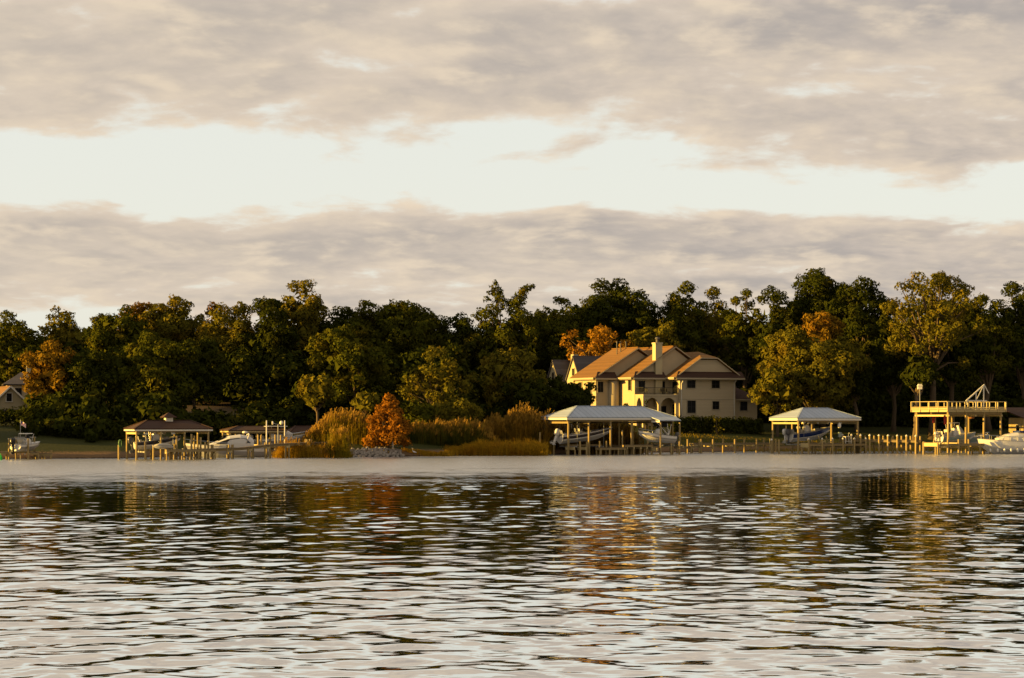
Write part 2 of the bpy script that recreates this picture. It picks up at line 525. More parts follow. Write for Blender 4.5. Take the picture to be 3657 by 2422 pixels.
def leaf_quads(r, centers, radii, squash, per_m2, size, elong=1.5, fill=0.5):
    """leaf sprays on and in round clumps -> (n,4,3)"""
    out = []
    for c, rad in zip(centers, radii):
        n = max(6, int(1.55 * per_m2 * rad * rad))
        d = r.normal(size=(n, 3)); d /= np.linalg.norm(d, axis=1)[:, None]
        d[:, 2] += 0.15
        d /= np.linalg.norm(d, axis=1)[:, None]
        lump = 1 + 0.25 * np.sin(d[:, 0] * 4.1 + c[0]) * np.sin(d[:, 1] * 3.7 + c[1]) + 0.2 * np.sin(d[:, 2] * 5 + c[2] + d[:, 0] * 3)
        rr = rad * lump * (fill + (1 - fill) * r.random(n) ** 0.38)
        p = c + d * rr[:, None] * np.array([1, 1, squash])
        nrm = d * 1.0 + r.normal(size=(n, 3)) * 0.42
        nrm /= np.linalg.norm(nrm, axis=1)[:, None]
        a = np.cross(nrm, r.normal(size=(n, 3))); a /= np.linalg.norm(a, axis=1)[:, None]
        b = np.cross(nrm, a)
        sz = size * (0.55 + 0.9 * r.random(n))[:, None]
        a = a * sz * elong * 0.5; b = b * sz * 0.5
        out.append(np.stack([p - a, p + a * .8 - b, p + a * .6 + b], 1))
    return np.concatenate(out)

def make_tree(name, label, base, top, crown_lo, width, kind, seed, depth=None, per=95, size=0.33, clump=(0.17, 0.29), nclump=64,
              lean=0.0, bark=None, sparse=False, group='trees on the far bank', extra=(), cone=False, limbs=12, fill=0.5, trunk_r=None):
    """base (x,y,z); top and crown_lo are heights above the base; width across"""
    r = np.random.default_rng(seed)
    t = thing(name, label, 'tree', base, 0.0, group)
    width = width * 1.14; rx = width / 2; ry = (depth or width * 0.9) / 2
    zc = (top + crown_lo) / 2; rz = (top - crown_lo) / 2
    lob = r.normal(size=(6, 3)); lob /= np.linalg.norm(lob, axis=1)[:, None]
    cen, rad = [], []
    tries = 0
    while len(cen) < nclump and tries < 4000:
        tries += 1
        d = r.normal(size=3); d /= np.linalg.norm(d)
        if d[2] < -0.8: continue
        boost = 0.98 + 0.26 * max(0, max((lob @ d)) - 0.45) / 0.55
        rr = r.random() ** 0.42 * boost
        p = d * rr
        cr = (clump[0] + (clump[1] - clump[0]) * r.random()) * min(rx, rz * 1.2)
        if cone:
            hz = r.random() ** 1.15
            ang = r.random() * 6.283
            wr = (1 - hz) ** 0.55 * (0.25 + 0.85 * r.random() ** 0.6)
            c = np.array([math.cos(ang) * rx * wr, math.sin(ang) * ry * wr, crown_lo + hz * (top - crown_lo) * 0.95])
            cr = cr * (0.55 + 0.45 * (1 - hz))
        else:
            c = np.array([p[0] * (rx - cr * 0.7), p[1] * (ry - cr * 0.7), zc + p[2] * (rz - cr * 0.6)])
        c[0] += lean * (c[2] / top)
        cen.append(c); rad.append(cr)
    for (ex, ez, er) in extra:                       # lobes given by hand
        cen.append(np.array([ex, r.normal() * 0.5, ez])); rad.append(er)
    cen = np.array(cen); rad = np.array(rad)
    V = leaf_quads(r, cen, rad, 0.8, per, size, fill=fill)
    if not sparse and not cone:                      # shaded inner leaves
        V2 = leaf_quads(r, np.array([[lean * zc / top, 0, zc]]), np.array([1.0]), 1.0, 380, size * 2.4, fill=0.1)
        cc0 = np.array([lean * zc / top, 0, zc])
        V2c = V2.mean(1, keepdims=True)
        V2 = (V2 - V2c) + cc0 + (V2c - cc0) * np.array([rx * 0.66, ry * 0.66, rz * 0.66])
        V = np.concatenate([V, V2])
    put('crown', quads_mesh('crown', V, LEAF[kind]), t)
    # trunk and limbs
    b = MB()
    tr = trunk_r or max(0.16, top * 0.019)
    fork = max(1.2, crown_lo + 0.10 * (top - crown_lo))
    lx = lean / top
    k1, k2 = r.normal() * 0.25, r.normal() * 0.2
    pts = [(0, 0, -0.5), (lx * fork * .2 + k1 * .3, 0, fork * 0.2), (lx * fork * .6 + k1, k2, fork * 0.6), (lx * fork, 0, fork)]
    b.tube(pts, [tr * 1.7, tr * 1.1, tr * 0.95, tr * 0.85], 9)
    sel = r.choice(len(cen), min(limbs, len(cen)), replace=False)
    for i in sel:
        c = cen[i]
        s0 = np.array([lx * fork, 0, fork * (0.75 + 0.25 * r.random())])
        mid = s0 + (c - s0) * 0.5 + np.array([r.normal() * .5, r.normal() * .5, 0.12 * np.linalg.norm(c - s0)])
        b.tube([s0, s0 + (mid - s0) * .5 + r.normal(size=3) * .2, mid, c], [tr * 0.55, tr * 0.42, tr * 0.3, tr * 0.08], 6, cap=False)
    b.build('trunk', bark or M_bark, t, smooth=True)
    return t

def tree_px(u, vtop, vlo, wpx, Y, kind, name, label, seed, **kw):
    x, y, z = on(u, Y)
    m = Y / F_PX
    return make_tree(name, label, (x, y, z - 0.1), Z(vtop, Y) - z, max(1.0, Z(vlo, Y) - z), wpx * m, kind, seed, **kw)

TREES = [
 # u, top, crown low edge, width, depth Y, leaf, name, label, options
 (45, 1118, 1400, 230, 366, 'green', 'broadleaf_tree', 'loose green tree rising behind the two cream houses', dict(per=80, clump=(.14, .22))),
 (228, 1108, 1330, 150, 372, 'olive', 'broadleaf_tree', 'thin-topped olive tree behind the golden vine-covered tree', dict(per=60, clump=(.14, .24), limbs=18)),
 (196, 1205, 1500, 215, 312, 'gold', 'broadleaf_tree', 'golden tree with leaves down to the ground beside the cream houses', dict(nclump=60)),
 (300, 1240, 1560, 260, 312, 'dark', 'broadleaf_tree', 'dark green tree with a low skirt right of the golden tree', dict(nclump=60)),
 (425, 1090, 1420, 240, 382, 'green', 'broadleaf_tree', 'tall green tree standing behind the dark low-skirted tree', {}),
 (500, 1085, 1300, 170, 396, 'gold', 'broadleaf_tree', 'brown-tinged tree tucked behind two taller green trees', {}),
 (622, 1052, 1350, 220, 388, 'olive', 'broadleaf_tree', 'high olive tree crown above the cupola boathouse', {}),
 (560, 1190, 1480, 270, 314, 'green', 'broadleaf_tree', 'broad sunlit green tree standing over the cupola boathouse', dict(nclump=60)),
 (690, 1210, 1430, 200, 318, 'dark', 'broadleaf_tree', 'dark tree with bare forked limbs behind the cupola boathouse', dict(limbs=16, bark=M_bark_pale)),
 (830, 1078, 1420, 270, 380, 'olive', 'broadleaf_tree', 'wide golden-olive tree behind the moored cruiser', dict(nclump=60)),
 (750, 1095, 1400, 150, 392, 'gold', 'broadleaf_tree', 'yellowing tree between the high olive and wide golden-olive trees', {}),
 (1068, 992, 1350, 205, 384, 'olive', 'broadleaf_tree', 'tallest tree of the left wood with a knobbly golden crown', dict(nclump=60, clump=(.16, .28))),
 (965, 1085, 1450, 220, 376, 'dark', 'broadleaf_tree', 'dark tree just left of the tallest knobbly tree', {}),
 (1200, 1095, 1450, 230, 390, 'dark', 'broadleaf_tree', 'dark tree filling the dip between the tallest tree and the great oak', {}),
 (1420, 1048, 1420, 330, 388, 'green', 'oak_tree', 'great round green oak behind the rust-coloured cypress', dict(nclump=80)),
 (1275, 1160, 1480, 260, 317, 'green', 'oak_tree', 'sunlit oak leaning out in front of the great round oak', dict(nclump=64, lean=-2.0)),
 (1132, 1322, 1465, 120, 302, 'olive', 'small_tree', 'small olive tree with a bare trunk left of the reeds', dict(nclump=22, clump=(.26, .4), bark=M_bark_pale)),
 (1288, 1395, 1470, 100, 298, 'olive', 'small_tree', 'little leaning tree with a pale trunk behind the yellow reeds', dict(nclump=16, clump=(.3, .45), lean=0.9, bark=M_bark_pale)),
 (1640, 1140, 1420, 220, 386, 'dark', 'broadleaf_tree', 'dark tree right of the great round oak', {}),
 (1800, 1085, 1420, 235, 384, 'green', 'oak_tree', 'oak with half-bare upper limbs sticking out above its crown', dict(per=85, extra=((-1.5, 22.3, .5), (-1.7, 21.5, .8), (-1.2, 20.6, 1.1), (-.9, 19.6, 1.3), (-2.3, 20.4, .7), (-.4, 18.6, 1.5), (5.0, 21.6, .6), (4.3, 21.4, .8), (3.5, 20.8, 1.0), (3.0, 20.0, 1.2), (2.5, 19.0, 1.4), (-3.0, 19.4, .7)), limbs=30)),
 (1935, 1110, 1400, 170, 412, 'dark', 'broadleaf_tree', 'dark tree between the half-bare oak and the house', {}),
 (1555, 1255, 1500, 230, 313, 'olive', 'oak_tree', 'gnarled olive-leaved oak with pale limbs showing behind green reeds', dict(per=55, limbs=34, bark=M_bark_pale, clump=(.12, .22), nclump=64, sparse=True)),
 (1815, 1240, 1490, 235, 322, 'olive', 'oak_tree', 'round olive oak behind the golden reeds', dict(nclump=60)),
 (1895, 1335, 1510, 170, 318, 'dark', 'small_tree', 'dark bushy tree between golden reeds and the grey-roofed boathouse', dict(nclump=46)),
 (2030, 1340, 1500, 200, 324, 'dark', 'small_tree', 'dark bushy tree hiding the left corner of the big house', dict(nclump=46)),
 (2020, 1045, 1330, 190, 388, 'green', 'broadleaf_tree', 'green tree behind the two cream gables', dict(nclump=60)),
 (2205, 1008, 1320, 290, 394, 'dark', 'broadleaf_tree', 'big dark round-topped tree behind the amber tree', dict(nclump=76, clump=(.17, .28))),
 (2125, 1150, 1330, 235, 377, 'amber', 'broadleaf_tree', 'amber autumn tree glowing beside the big house roof', dict(per=42, clump=(.13, .2), nclump=60, limbs=26, bark=M_bark_pale, sparse=True, size=0.38)),
 (2340, 1150, 1360, 200, 383, 'olive', 'broadleaf_tree', 'olive tree right behind the big house chimney', {}),
 (2440, 1025, 1350, 190, 392, 'green', 'broadleaf_tree', 'upright tree behind the big house ridge', dict(nclump=56)),
 (2545, 1055, 1350, 170, 398, 'olive', 'broadleaf_tree', 'thin see-through tree right of the upright tree', dict(per=75, nclump=64, limbs=26)),
 (2660, 1052, 1380, 180, 388, 'green', 'broadleaf_tree', 'loose green tree above the low side wing of the house', dict(per=85, clump=(.13, .22), nclump=80, limbs=22)),
 (2785, 1035, 1420, 200, 380, 'dark', 'broadleaf_tree', 'dark tree behind the big spreading oak', {}),
 (2930, 962, 1320, 290, 384, 'dark', 'broadleaf_tree', 'highest dark tree crown behind the rust-tinged tree', dict(nclump=80)),
 (3085, 966, 1380, 220, 376, 'dark', 'broadleaf_tree', 'dark tree with a ragged top beside the highest dark crown', dict(per=75, limbs=20)),
 (2900, 1165, 1500, 320, 354, 'olive', 'oak_tree', 'big spreading oak behind the blue boat boathouse', dict(nclump=80)),
 (2935, 1098, 1240, 135, 361, 'gold', 'broadleaf_tree', 'rust-tinged autumn tree rising over the big spreading oak', dict(per=55, clump=(.16, .26))),
 (2775, 1270, 1500, 160, 347, 'olive', 'small_tree', 'low olive tree in front of the big spreading oak', dict(nclump=40)),
 (3330, 948, 1330, 330, 352, 'olive', 'oak_tree', 'tall airy golden-green oak above the two-level dock', dict(per=52, nclump=90, clump=(.10, .19), limbs=44, sparse=True)),
 (3400, 1060, 1380, 260, 366, 'dark', 'broadleaf_tree', 'dark tree filling in behind the tall airy oak', {}),
 (3190, 1140, 1420, 220, 361, 'dark', 'broadleaf_tree', 'dark tree between the spreading oak and the airy oak', {}),
 (3530, 1035, 1420, 200, 366, 'green', 'broadleaf_tree', 'green tree behind the white timber frame', dict(per=80)),
 (3655, 1002, 1420, 210, 369, 'dark', 'broadleaf_tree', 'dark tree behind the little dock hut', dict(per=80)),
 (3270, 1250, 1400, 130, 349, 'dark', 'small_tree', 'tree with a crooked sunlit trunk beside the two-level dock', dict(nclump=30, clump=(.25, .36), bark=M_bark_pale, trunk_r=0.42, lean=0.5)),
 (3060, 1290, 1440, 150, 357, 'dark', 'small_tree', 'shaded lawn tree with a slanting sunlit trunk', dict(nclump=30, clump=(.25, .36), bark=M_bark_pale, trunk_r=0.36, lean=-1.2)),
]
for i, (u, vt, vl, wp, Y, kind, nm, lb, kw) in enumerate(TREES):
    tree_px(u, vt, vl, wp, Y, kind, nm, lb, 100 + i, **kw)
# the wood goes on behind and to either side
k = 0
BEHIND = ['the cream gable house', 'the taupe hipped house', 'the golden tree', 'the tall green tree', 'the brown-tinged tree', 'the yellowing tree', 'the dark tree left of the tallest knobbly tree',
          'the tallest knobbly tree', 'the leaning sunlit oak', 'the great round oak', 'the gnarled olive oak', 'the half-bare oak', 'the slate-roofed house', 'the amber tree', 'the big house chimney',
          'the upright tree over the house ridge', 'the low side wing', 'the low olive tree', 'the rust-tinged tree', 'the dark gap left of the airy oak', 'the tall airy oak', 'the white timber frame', 'the dock hut']
protos = []
for j, (bu, wp, kd) in enumerate(zip(range(-60, 3800, 168), [250] * 23, ['dark', 'green', 'dark', 'olive', 'green'] * 5)):
    Y = 420 + (j % 3) * 12
    u = bu + (j * 37) % 50 - 25
    vt = 1140 + (j * 53) % 70 - (40 if bu > 1900 else 0)
    lab = 'woodland tree in the back row behind ' + BEHIND[j]
    if j < 5:
        protos.append(tree_px(u, vt, 1440, wp, Y, kd, 'woodland_tree', lab, 300 + j, per=60, size=0.45, nclump=46, group='woodland trees in the back row'))
        protos[-1]['h0'] = Z(vt, Y) - on(u, Y)[2]
    else:
        src = protos[(j * 2) % 5]
        x, y, z = on(u, Y)
        f = (Z(vt, Y) - z) / src['h0']
        c = src.copy(); col.objects.link(c); c.location = (x, y, z - .1); c.scale = (f * (1.08 if j % 2 else -1.0), f, f); c.rotation_euler = (0, 0, j * 1.3); c['label'] = lab
        for ch in list(src.children):
            d = ch.copy(); col.objects.link(d); d.parent = c
    k += 1
for pr in bpy.data.objects:
    if 'h0' in pr.keys(): del pr['h0']
SIDE_LABEL = 'low shore tree beyond the boat lift that shades the low lawn'
for (x, Y, h) in [(-76, 290, 7), (-80, 279, 6), (-88, 277, 6.5), (-97, 281, 7), (-104, 275, 7), (-115, 277, 7.5), (-128, 275, 8), (-120, 287, 8), (-71, 265.5, 5.0)]:
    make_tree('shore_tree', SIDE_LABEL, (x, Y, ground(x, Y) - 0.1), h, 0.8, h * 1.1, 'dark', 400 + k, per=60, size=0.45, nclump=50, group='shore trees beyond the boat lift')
    k += 1

# low dark growth between the trunks
def make_understory():
    r = np.random.default_rng(21)
    cen, rad = [], []
    def line(u0, u1, step, Y, hmax, rmin, rmax):
        for u in np.arange(u0, u1, step):
            x = X(u, Y) + r.normal() * 1.0
            cen.append(np.array([x, Y + r.normal() * 1.5, ground(x, Y) + r.random() * hmax])); rad.append(rmin + r.random() * (rmax - rmin))
    line(120, 470, 10, 288, 1.6, .9, 1.6)
    line(120, 1000, 12, 304, 3.5, 1.3, 2.6)
    line(900, 1960, 14, 322, 3.5, 1.3, 2.6)
    line(-120, 1700, 11, 370, 8.5, 1.6, 3.2)
    line(2640, 3800, 11, 371, 4.5, 1.5, 3.0)
    line(-120, 3800, 11, 398, 8.5, 1.8, 3.2)
    line(-120, 3800, 11, 412, 12.0, 1.8, 3.2)
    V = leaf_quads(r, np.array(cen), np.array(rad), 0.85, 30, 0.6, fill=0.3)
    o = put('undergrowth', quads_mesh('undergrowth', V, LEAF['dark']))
    o['kind'] = 'stuff'
    tag(o, 'dark undergrowth between the tree trunks on the far bank', 'undergrowth')
make_understory()
# ---------------------------------------------------------------- building materials
M_stucco = simple('cream_stucco', (0.58, 0.49, 0.33), 0.9, 0.10, 0.8, 0.25, 0.1)
M_stucco2 = simple('pale_cream_paint', (0.60, 0.53, 0.34), 0.85, 0.08, 0.8, 0.1, 0.1)
M_siding = banded('lap_siding', (0.68, 0.58, 0.40), (0.42, 0.36, 0.25), 2, 0.22, 0.85, 0.12, 0.08)
M_trim = simple('cream_trim', (0.50, 0.43, 0.30), 0.7, 0.06, 2)
M_white = simple('white_paint', (0.66, 0.64, 0.58), 0.5, 0.07, 2, 0, 0.4)
M_shingle = banded('brown_shingles', (0.27, 0.135, 0.034), (0.13, 0.06, 0.017), 2, 0.16, 0.9, 0.18, 0.30)
M_shingle_dk = banded('dark_brown_shingles', (0.085, 0.042, 0.028), (0.06, 0.03, 0.02), 2, 0.14, 0.9, 0.18, 0.30)
M_slate = banded('grey_slates', (0.13, 0.115, 0.12), (0.06, 0.055, 0.06), 2, 0.2, 0.7, 0.15, 0.4)
M_metal_roof = banded('pale_metal_roofing', (0.47, 0.56, 0.70), (0.27, 0.33, 0.42), 0, 0.80, 0.45, 0.13, 0.14, 0.8)  # blue skylight on the shaded slopes is put into this base colour
M_glass = simple('window_glass', (0.012, 0.012, 0.012), 0.25, 0.1, 1, 0, 0.06)
M_iron = simple('black_iron', (0.02, 0.02, 0.02), 0.5, 0.1)
M_brick = simple('pot_metal', (0.10, 0.09, 0.09), 0.6, 0.1)
M_opening_shade = simple('opening_shade', (0.03, 0.025, 0.02), 0.9, 0.2)
M_door = simple('brown_door', (0.16, 0.08, 0.035), 0.6, 0.15)

def slab(b, poly, th, mi=0, up=None):
    """a sloping sheet with thickness"""
    P3 = [Vector(p) for p in poly]
    n = len(P3)
    nrm = (P3[1] - P3[0]).cross(P3[2] - P3[0]).normalized()
    if nrm.z < 0: nrm = -nrm
    lo = [p - nrm * th for p in P3]
    b.raw(P3 + lo, [tuple(range(n)), tuple(range(2 * n - 1, n - 1, -1))] + [(i, i + n, (i + 1) % n + n, (i + 1) % n) for i in range(n)], mi)

def window_part(parent, plane, a0, a1, z0, z1, at, out=-1, frame=None, mull=1, name='window'):
    """window on a wall; plane 'y': wall at y=at running along x; plane 'x': wall at x=at along y. out: -1 or +1 outward sign"""
    fr = frame or M_trim
    f = MB(); g = MB(); mu = MB()
    def bx(m, p0, p1, q0, q1, d0, d1):
        lo, hi = sorted((at + out * d0, at + out * d1))
        if plane == 'y': m.box(p0, p1, lo, hi, q0, q1)
        else: m.box(lo, hi, p0, p1, q0, q1)
    t = 0.09
    bx(f, a0 - t, a1 + t, z1, z1 + t, 0, 0.10); bx(f, a0 - t - .05, a1 + t + .05, z0 - t, z0, 0, 0.16)
    bx(f, a0 - t, a0, z0, z1, 0, 0.10); bx(f, a1, a1 + t, z0, z1, 0, 0.10)
    for i in range(mull):
        c = a0 + (a1 - a0) * (i + 1) / (mull + 1)
        bx(mu, c - .03, c + .03, z0, z1, 0.022, 0.05)
    bx(mu, a0, a1, (z0 + z1) / 2 - .025, (z0 + z1) / 2 + .025, 0.022, 0.045)
    o = f.build(name, fr, parent)
    mu.build('glazing_bars', M_iron, o)
    bx(g, a0, a1, z0, z1, 0.002, 0.02)
    g.build('pane', M_glass, o)
    return o

# ---------------------------------------------------------------- the big house
def big_house():
    p = W(2428, 1500, 350)
    h = thing('lakeside_house', 'big cream two-storey house with three stepped brown gables and a tall chimney', 'house', (p.x, p.y, 4.0), R(25))
    E = 7.7
    b = MB()
    b.prism([(0, -1.5), (10.4, -1.5), (10.4, 8.2), (6.9, 10.55), (3.5, 10.55), (0, 8.2)], 0, 13.8)
    b.build('right_wing_wall', M_siding, h)
    b = MB(); b.prism([(-6.55, -1.5), (8.0, -1.5), (8.0, 7.6), (0.77, 12.35), (-6.55, 7.75)], 3.2, 15.5)
    b.build('middle_wing_wall', M_stucco, h)
    b = MB(); b.prism([(-10.8, -1.5), (4.4, -1.5), (4.4, 7.6), (-3.2, 12.2), (-10.8, 7.75)], 8.6, 16.8)
    b.build('left_wing_wall', M_stucco, h)
    # roofs
    th = 0.22
    r = MB()
    slab(r, [(-1.2, -.5, E), (3.62, -.5, 10.9), (5.2, 3.1, 11.95), (5.2, 14.5, 11.95), (-1.2, 14.5, E)], th)
    slab(r, [(11.6, -.5, E), (11.6, 14.5, E), (5.2, 14.5, 11.95), (5.2, 3.1, 11.95), (6.78, -.5, 10.9)], th)
    slab(r, [(3.62, -.5, 10.9), (6.78, -.5, 10.9), (5.2, 3.1, 11.95)], th)
    r.build('right_wing_roof', M_shingle, h)
    def gable(eL, c, eR, zr, y0, y1, nm):
        m = MB()
        slab(m, [(eL, y0, E), (c, y0, zr), (c, y1, zr), (eL, y1, E)], th)
        slab(m, [(eR, y0, E), (eR, y1, E), (c, y1, zr), (c, y0, zr)], th)
        m.build(nm, M_shingle, h)
        k = MB(); k.beam((c, y0 - .05, zr + .03), (c, y1 + .05, zr + .03), 0.35, 0.12)
        k.build('ridge_cap', M_shingle, h)
        k = MB()
        k.beam((eL, y0 - .04, E - .14), (c, y0 - .04, zr - .14), 0.07, 0.14)
        k.beam((c, y0 - .04, zr - .14), (eR, y0 - .04, E - .14), 0.07, 0.14)
        k.build('bargeboard', M_stucco, h)
    gable(-7.3, 0.77, 8.8, 12.8, 2.7, 16.0, 'middle_wing_roof')
    gable(-11.4, -3.2, 5.0, 12.7, 8.1, 17.3, 'left_wing_roof')
    k = MB()
    k.beam((-1.2, -.56, E - .12), (3.62, -.56, 10.78), 0.07, 0.15); k.beam((6.78, -.56, 10.78), (11.6, -.56, E - .12), 0.07, 0.15); k.beam((3.62, -.56, 10.8), (6.78, -.56, 10.8), 0.07, 0.15)
    k.build('bargeboard', M_stucco, h)
    # skirt roofs across the gables, with a hipped return
    def skirt(s0, s1, y, z, nm='skirt_roof'):
        m = MB()
        slab(m, [(s0, y - 1.05, z - .1), (s1, y - 1.05, z - .1), (s1, y + .05, z + .95), (s0 + .9, y + .05, z + .95)], 0.16)
        m.build(nm, M_shingle_dk, h)
        m = MB(); m.box(s0, s1, y - 1.12, y - 1.06, z - .36, z - .12); m.box(s0 + .1, s1, y - 1.05, y, z - .40, z - .37)
        m.build('fascia', M_trim, h)
    skirt(-1.2, 11.6, 0, E)
    skirt(-7.3, -1.25, 3.2, E)
    skirt(-11.4, -7.35, 8.6, E)
    # eaves boards and gutters on the sunny side
    for (s, y0, y1) in ((-1.28, -.5, 3.0), (-7.38, 2.7, 8.2), (-11.48, 8.1, 17.3)):
        m = MB(); m.box(s - .12, s - .02, y0, y1, E - .30, E - .02); m.box(s, s + .9, y0 + .1, y1 - .1, E - .42, E - .36)
        m.build('eaves_board', M_trim, h)
    # chimney
    c = MB(); c.box(-2.95, -1.7, 2.75, 3.85, 3.0, 13.1)
    ch = c.build('chimney', M_stucco2, h)
    c = MB(); c.box(-3.03, -1.62, 2.67, 3.93, 13.1, 13.35); c.build('chimney_cap', M_stucco2, ch)
    c = MB(); c.tube([(-2.3, 3.3, 13.35), (-2.3, 3.3, 13.85)], 0.28, 12); c.tube([(-2.3, 3.3, 13.9), (-2.3, 3.3, 14.2), (-2.3, 3.3, 14.25)], [0.42, 0.34, 0.1], 12)
    c.build('flue_cowl', M_brick, ch)
    for i, s in enumerate((-4.9, -4.2, -3.2)):
        m = MB(); m.tube([(s, 12.5, 11.6), (s, 12.5, 13.7)], 0.09, 8); m.tube([(s, 12.5, 13.55), (s, 12.5, 13.8)], 0.14, 8)
        m.build('vent_pipe', M_brick, h)
    # string course and downpipes on the right wing
    m = MB(); m.box(-.04, 10.44, -.06, .0, 4.05, 4.18); m.build('string_course', M_trim, h)
    for s in (0.25, 10.1):
        m = MB(); m.tube([(s - .0, -.75, 7.3), (s, -.5, 7.0), (s, -.12, 6.6), (s, -.12, 4.3), (s + .05, -.12, 0)], 0.07, 8); m.build('downpipe', M_white, h, smooth=True)
    # windows: right wing front
    for (s0, s1, z0, z1) in ((1.3, 2.85, 5.95, 7.2), (5.9, 7.4, 5.95, 7.2), (1.35, 2.9, 1.9, 3.9), (6.05, 7.3, 2.5, 3.8)):
        window_part(h, 'y', s0, s1, z0, z1, 0.0)
    # right wing flank facing the sun
    window_part(h, 'x', 0.7, 2.4, 5.0, 7.0, 0.0, -1)
    window_part(h, 'x', 0.7, 2.4, 0.6, 3.3, 0.0, -1)
    # middle wing
    window_part(h, 'y', -5.9, -4.7, 5.3, 7.1, 3.2)
    d = window_part(h, 'y', -2.9, -1.0, 4.95, 7.05, 3.2, mull=3, name='balcony_door')
    window_part(h, 'x', 4.3, 5.3, 5.6, 7.2, -6.55, -1)
    window_part(h, 'y', -5.7, -4.2, 0.3, 3.0, 3.2)
    window_part(h, 'y', -2.4, -0.8, 0.2, 3.0, 3.2)
    window_part(h, 'x', 5.2, 6.2, 1.5, 3.2, -6.55, -1)
    # left wing
    window_part(h, 'y', -10.5, -9.5, 5.3, 7.0, 8.6)
    window_part(h, 'x', 10.2, 11.4, 5.3, 7.0, -10.8, -1)
    window_part(h, 'x', 13.6, 14.8, 5.3, 7.0, -10.8, -1)
    # rounded stair turret in the corner
    m = MB(); m.tube([(-7.6, 8.7, -1), (-7.6, 8.7, 7.2)], 1.0, 20); m.build('stair_turret', M_stucco, h, smooth=True)
    # balcony over an arcade
    bal = MB(); bal.box(-6.5, -0.02, 0.4, 3.19, 4.6, 4.9)
    bo = bal.build('balcony', M_stucco, h)
    m = MB()
    m.box(-6.45, -.05, .46, .52, 5.95, 6.02); m.box(-6.45, -.05, .46, .52, 5.05, 5.10)
    m.box(-6.48, -6.42, .46, 3.15, 5.95, 6.02); m.box(-6.48, -6.42, .46, 3.15, 5.05, 5.10)
    for i in range(42): x = -6.4 + i * .155; m.box(x - .015, x + .015, .48, .51, 4.9, 5.97)
    for i in range(17): y = .55 + i * .155; m.box(-6.465, -6.435, y - .015, y + .015, 4.9, 5.97)
    m.build('railing', M_iron, bo)
    def arch(s0, s1, zt, zs, y0, y1):
        n = 12; pts = [(s0, zt), (s1, zt)]
        for i in range(n + 1):
            t = i / n; pts.append((s1 + (s0 - s1) * t, zs + (zt - .25 - zs) * math.sin(math.pi * t) ** 0.6))
        return pts
    for (s0, s1) in ((-6.0, -3.7), (-3.2, -0.5)):
        m = MB(); m.prism(arch(s0, s1, 4.6, 3.3, 0, 0), 0.45, 0.85); m.build('arch', M_stucco, h)
    for (s0, s1) in ((-6.5, -6.0), (-3.7, -3.2), (-0.5, -0.02)):
        m = MB(); m.box(s0, s1, .45, .85, -1.5, 4.6); m.build('arcade_pier', M_stucco, h)
    n = MB(); pts = [(y, z) for (y, z) in arch(0.9, 2.7, 4.6, 2.9, 0, 0)]
    n.prism(pts, -6.5, -6.1, 'x'); n.build('arch', M_stucco, h)
    n = MB(); n.box(-6.5, -6.1, 2.7, 3.18, -1.5, 4.6); n.build('arcade_pier', M_stucco, h)
    # low side wing
    m = MB(); m.box(10.42, 15.4, 1.4, 8.0, -1.5, 4.2); m.build('side_wing_wall', M_stucco, h)
    m = MB()
    A, B_, C, D_ = (10.0, .8, 4.25), (16.0, .8, 4.25), (16.0, 8.6, 4.25), (10.0, 8.6, 4.25)
    T1, T2 = (10.0, 4.7, 6.3), (13.0, 4.7, 6.3)
    slab(m, [A, B_, T2, T1], .18); slab(m, [B_, C, T2], .18); slab(m, [C, D_, T1, T2], .18)
    m.build('side_wing_roof', M_shingle_dk, h)
    m = MB(); m.box(10.42, 16.0, .74, .80, 4.0, 4.2); m.build('fascia', M_trim, h)
    window_part(h, 'y', 12.1, 13.5, 2.3, 3.8, 1.4)
    # patio chairs on the balcony
    for (s, y, wh) in ((-5.6, 1.3, 'at the sunny end'), (-2.6, 1.2, 'below the chimney'), (-1.5, 1.4, 'by the glazed door')):
        t = thing('patio_chair', 'dark metal patio chair on the balcony ' + wh, 'chair', h.matrix_basis @ Vector((s, y, 4.9)), R(25 + 20 * (s + 3)), 'chairs on the balcony')
        m = MB(); m.box(-.25, .25, -.25, .25, .40, .45); m.build('seat', M_iron, t)
        m = MB(); m.box(-.25, .25, .22, .26, .45, .98); m.build('backrest', M_iron, t)
        for sx in (-.22, .22):
            for sy in (-.22, .22):
                m = MB(); m.box(sx - .02, sx + .02, sy - .02, sy + .02, 0, .40); m.build('leg', M_iron, t)
big_house()

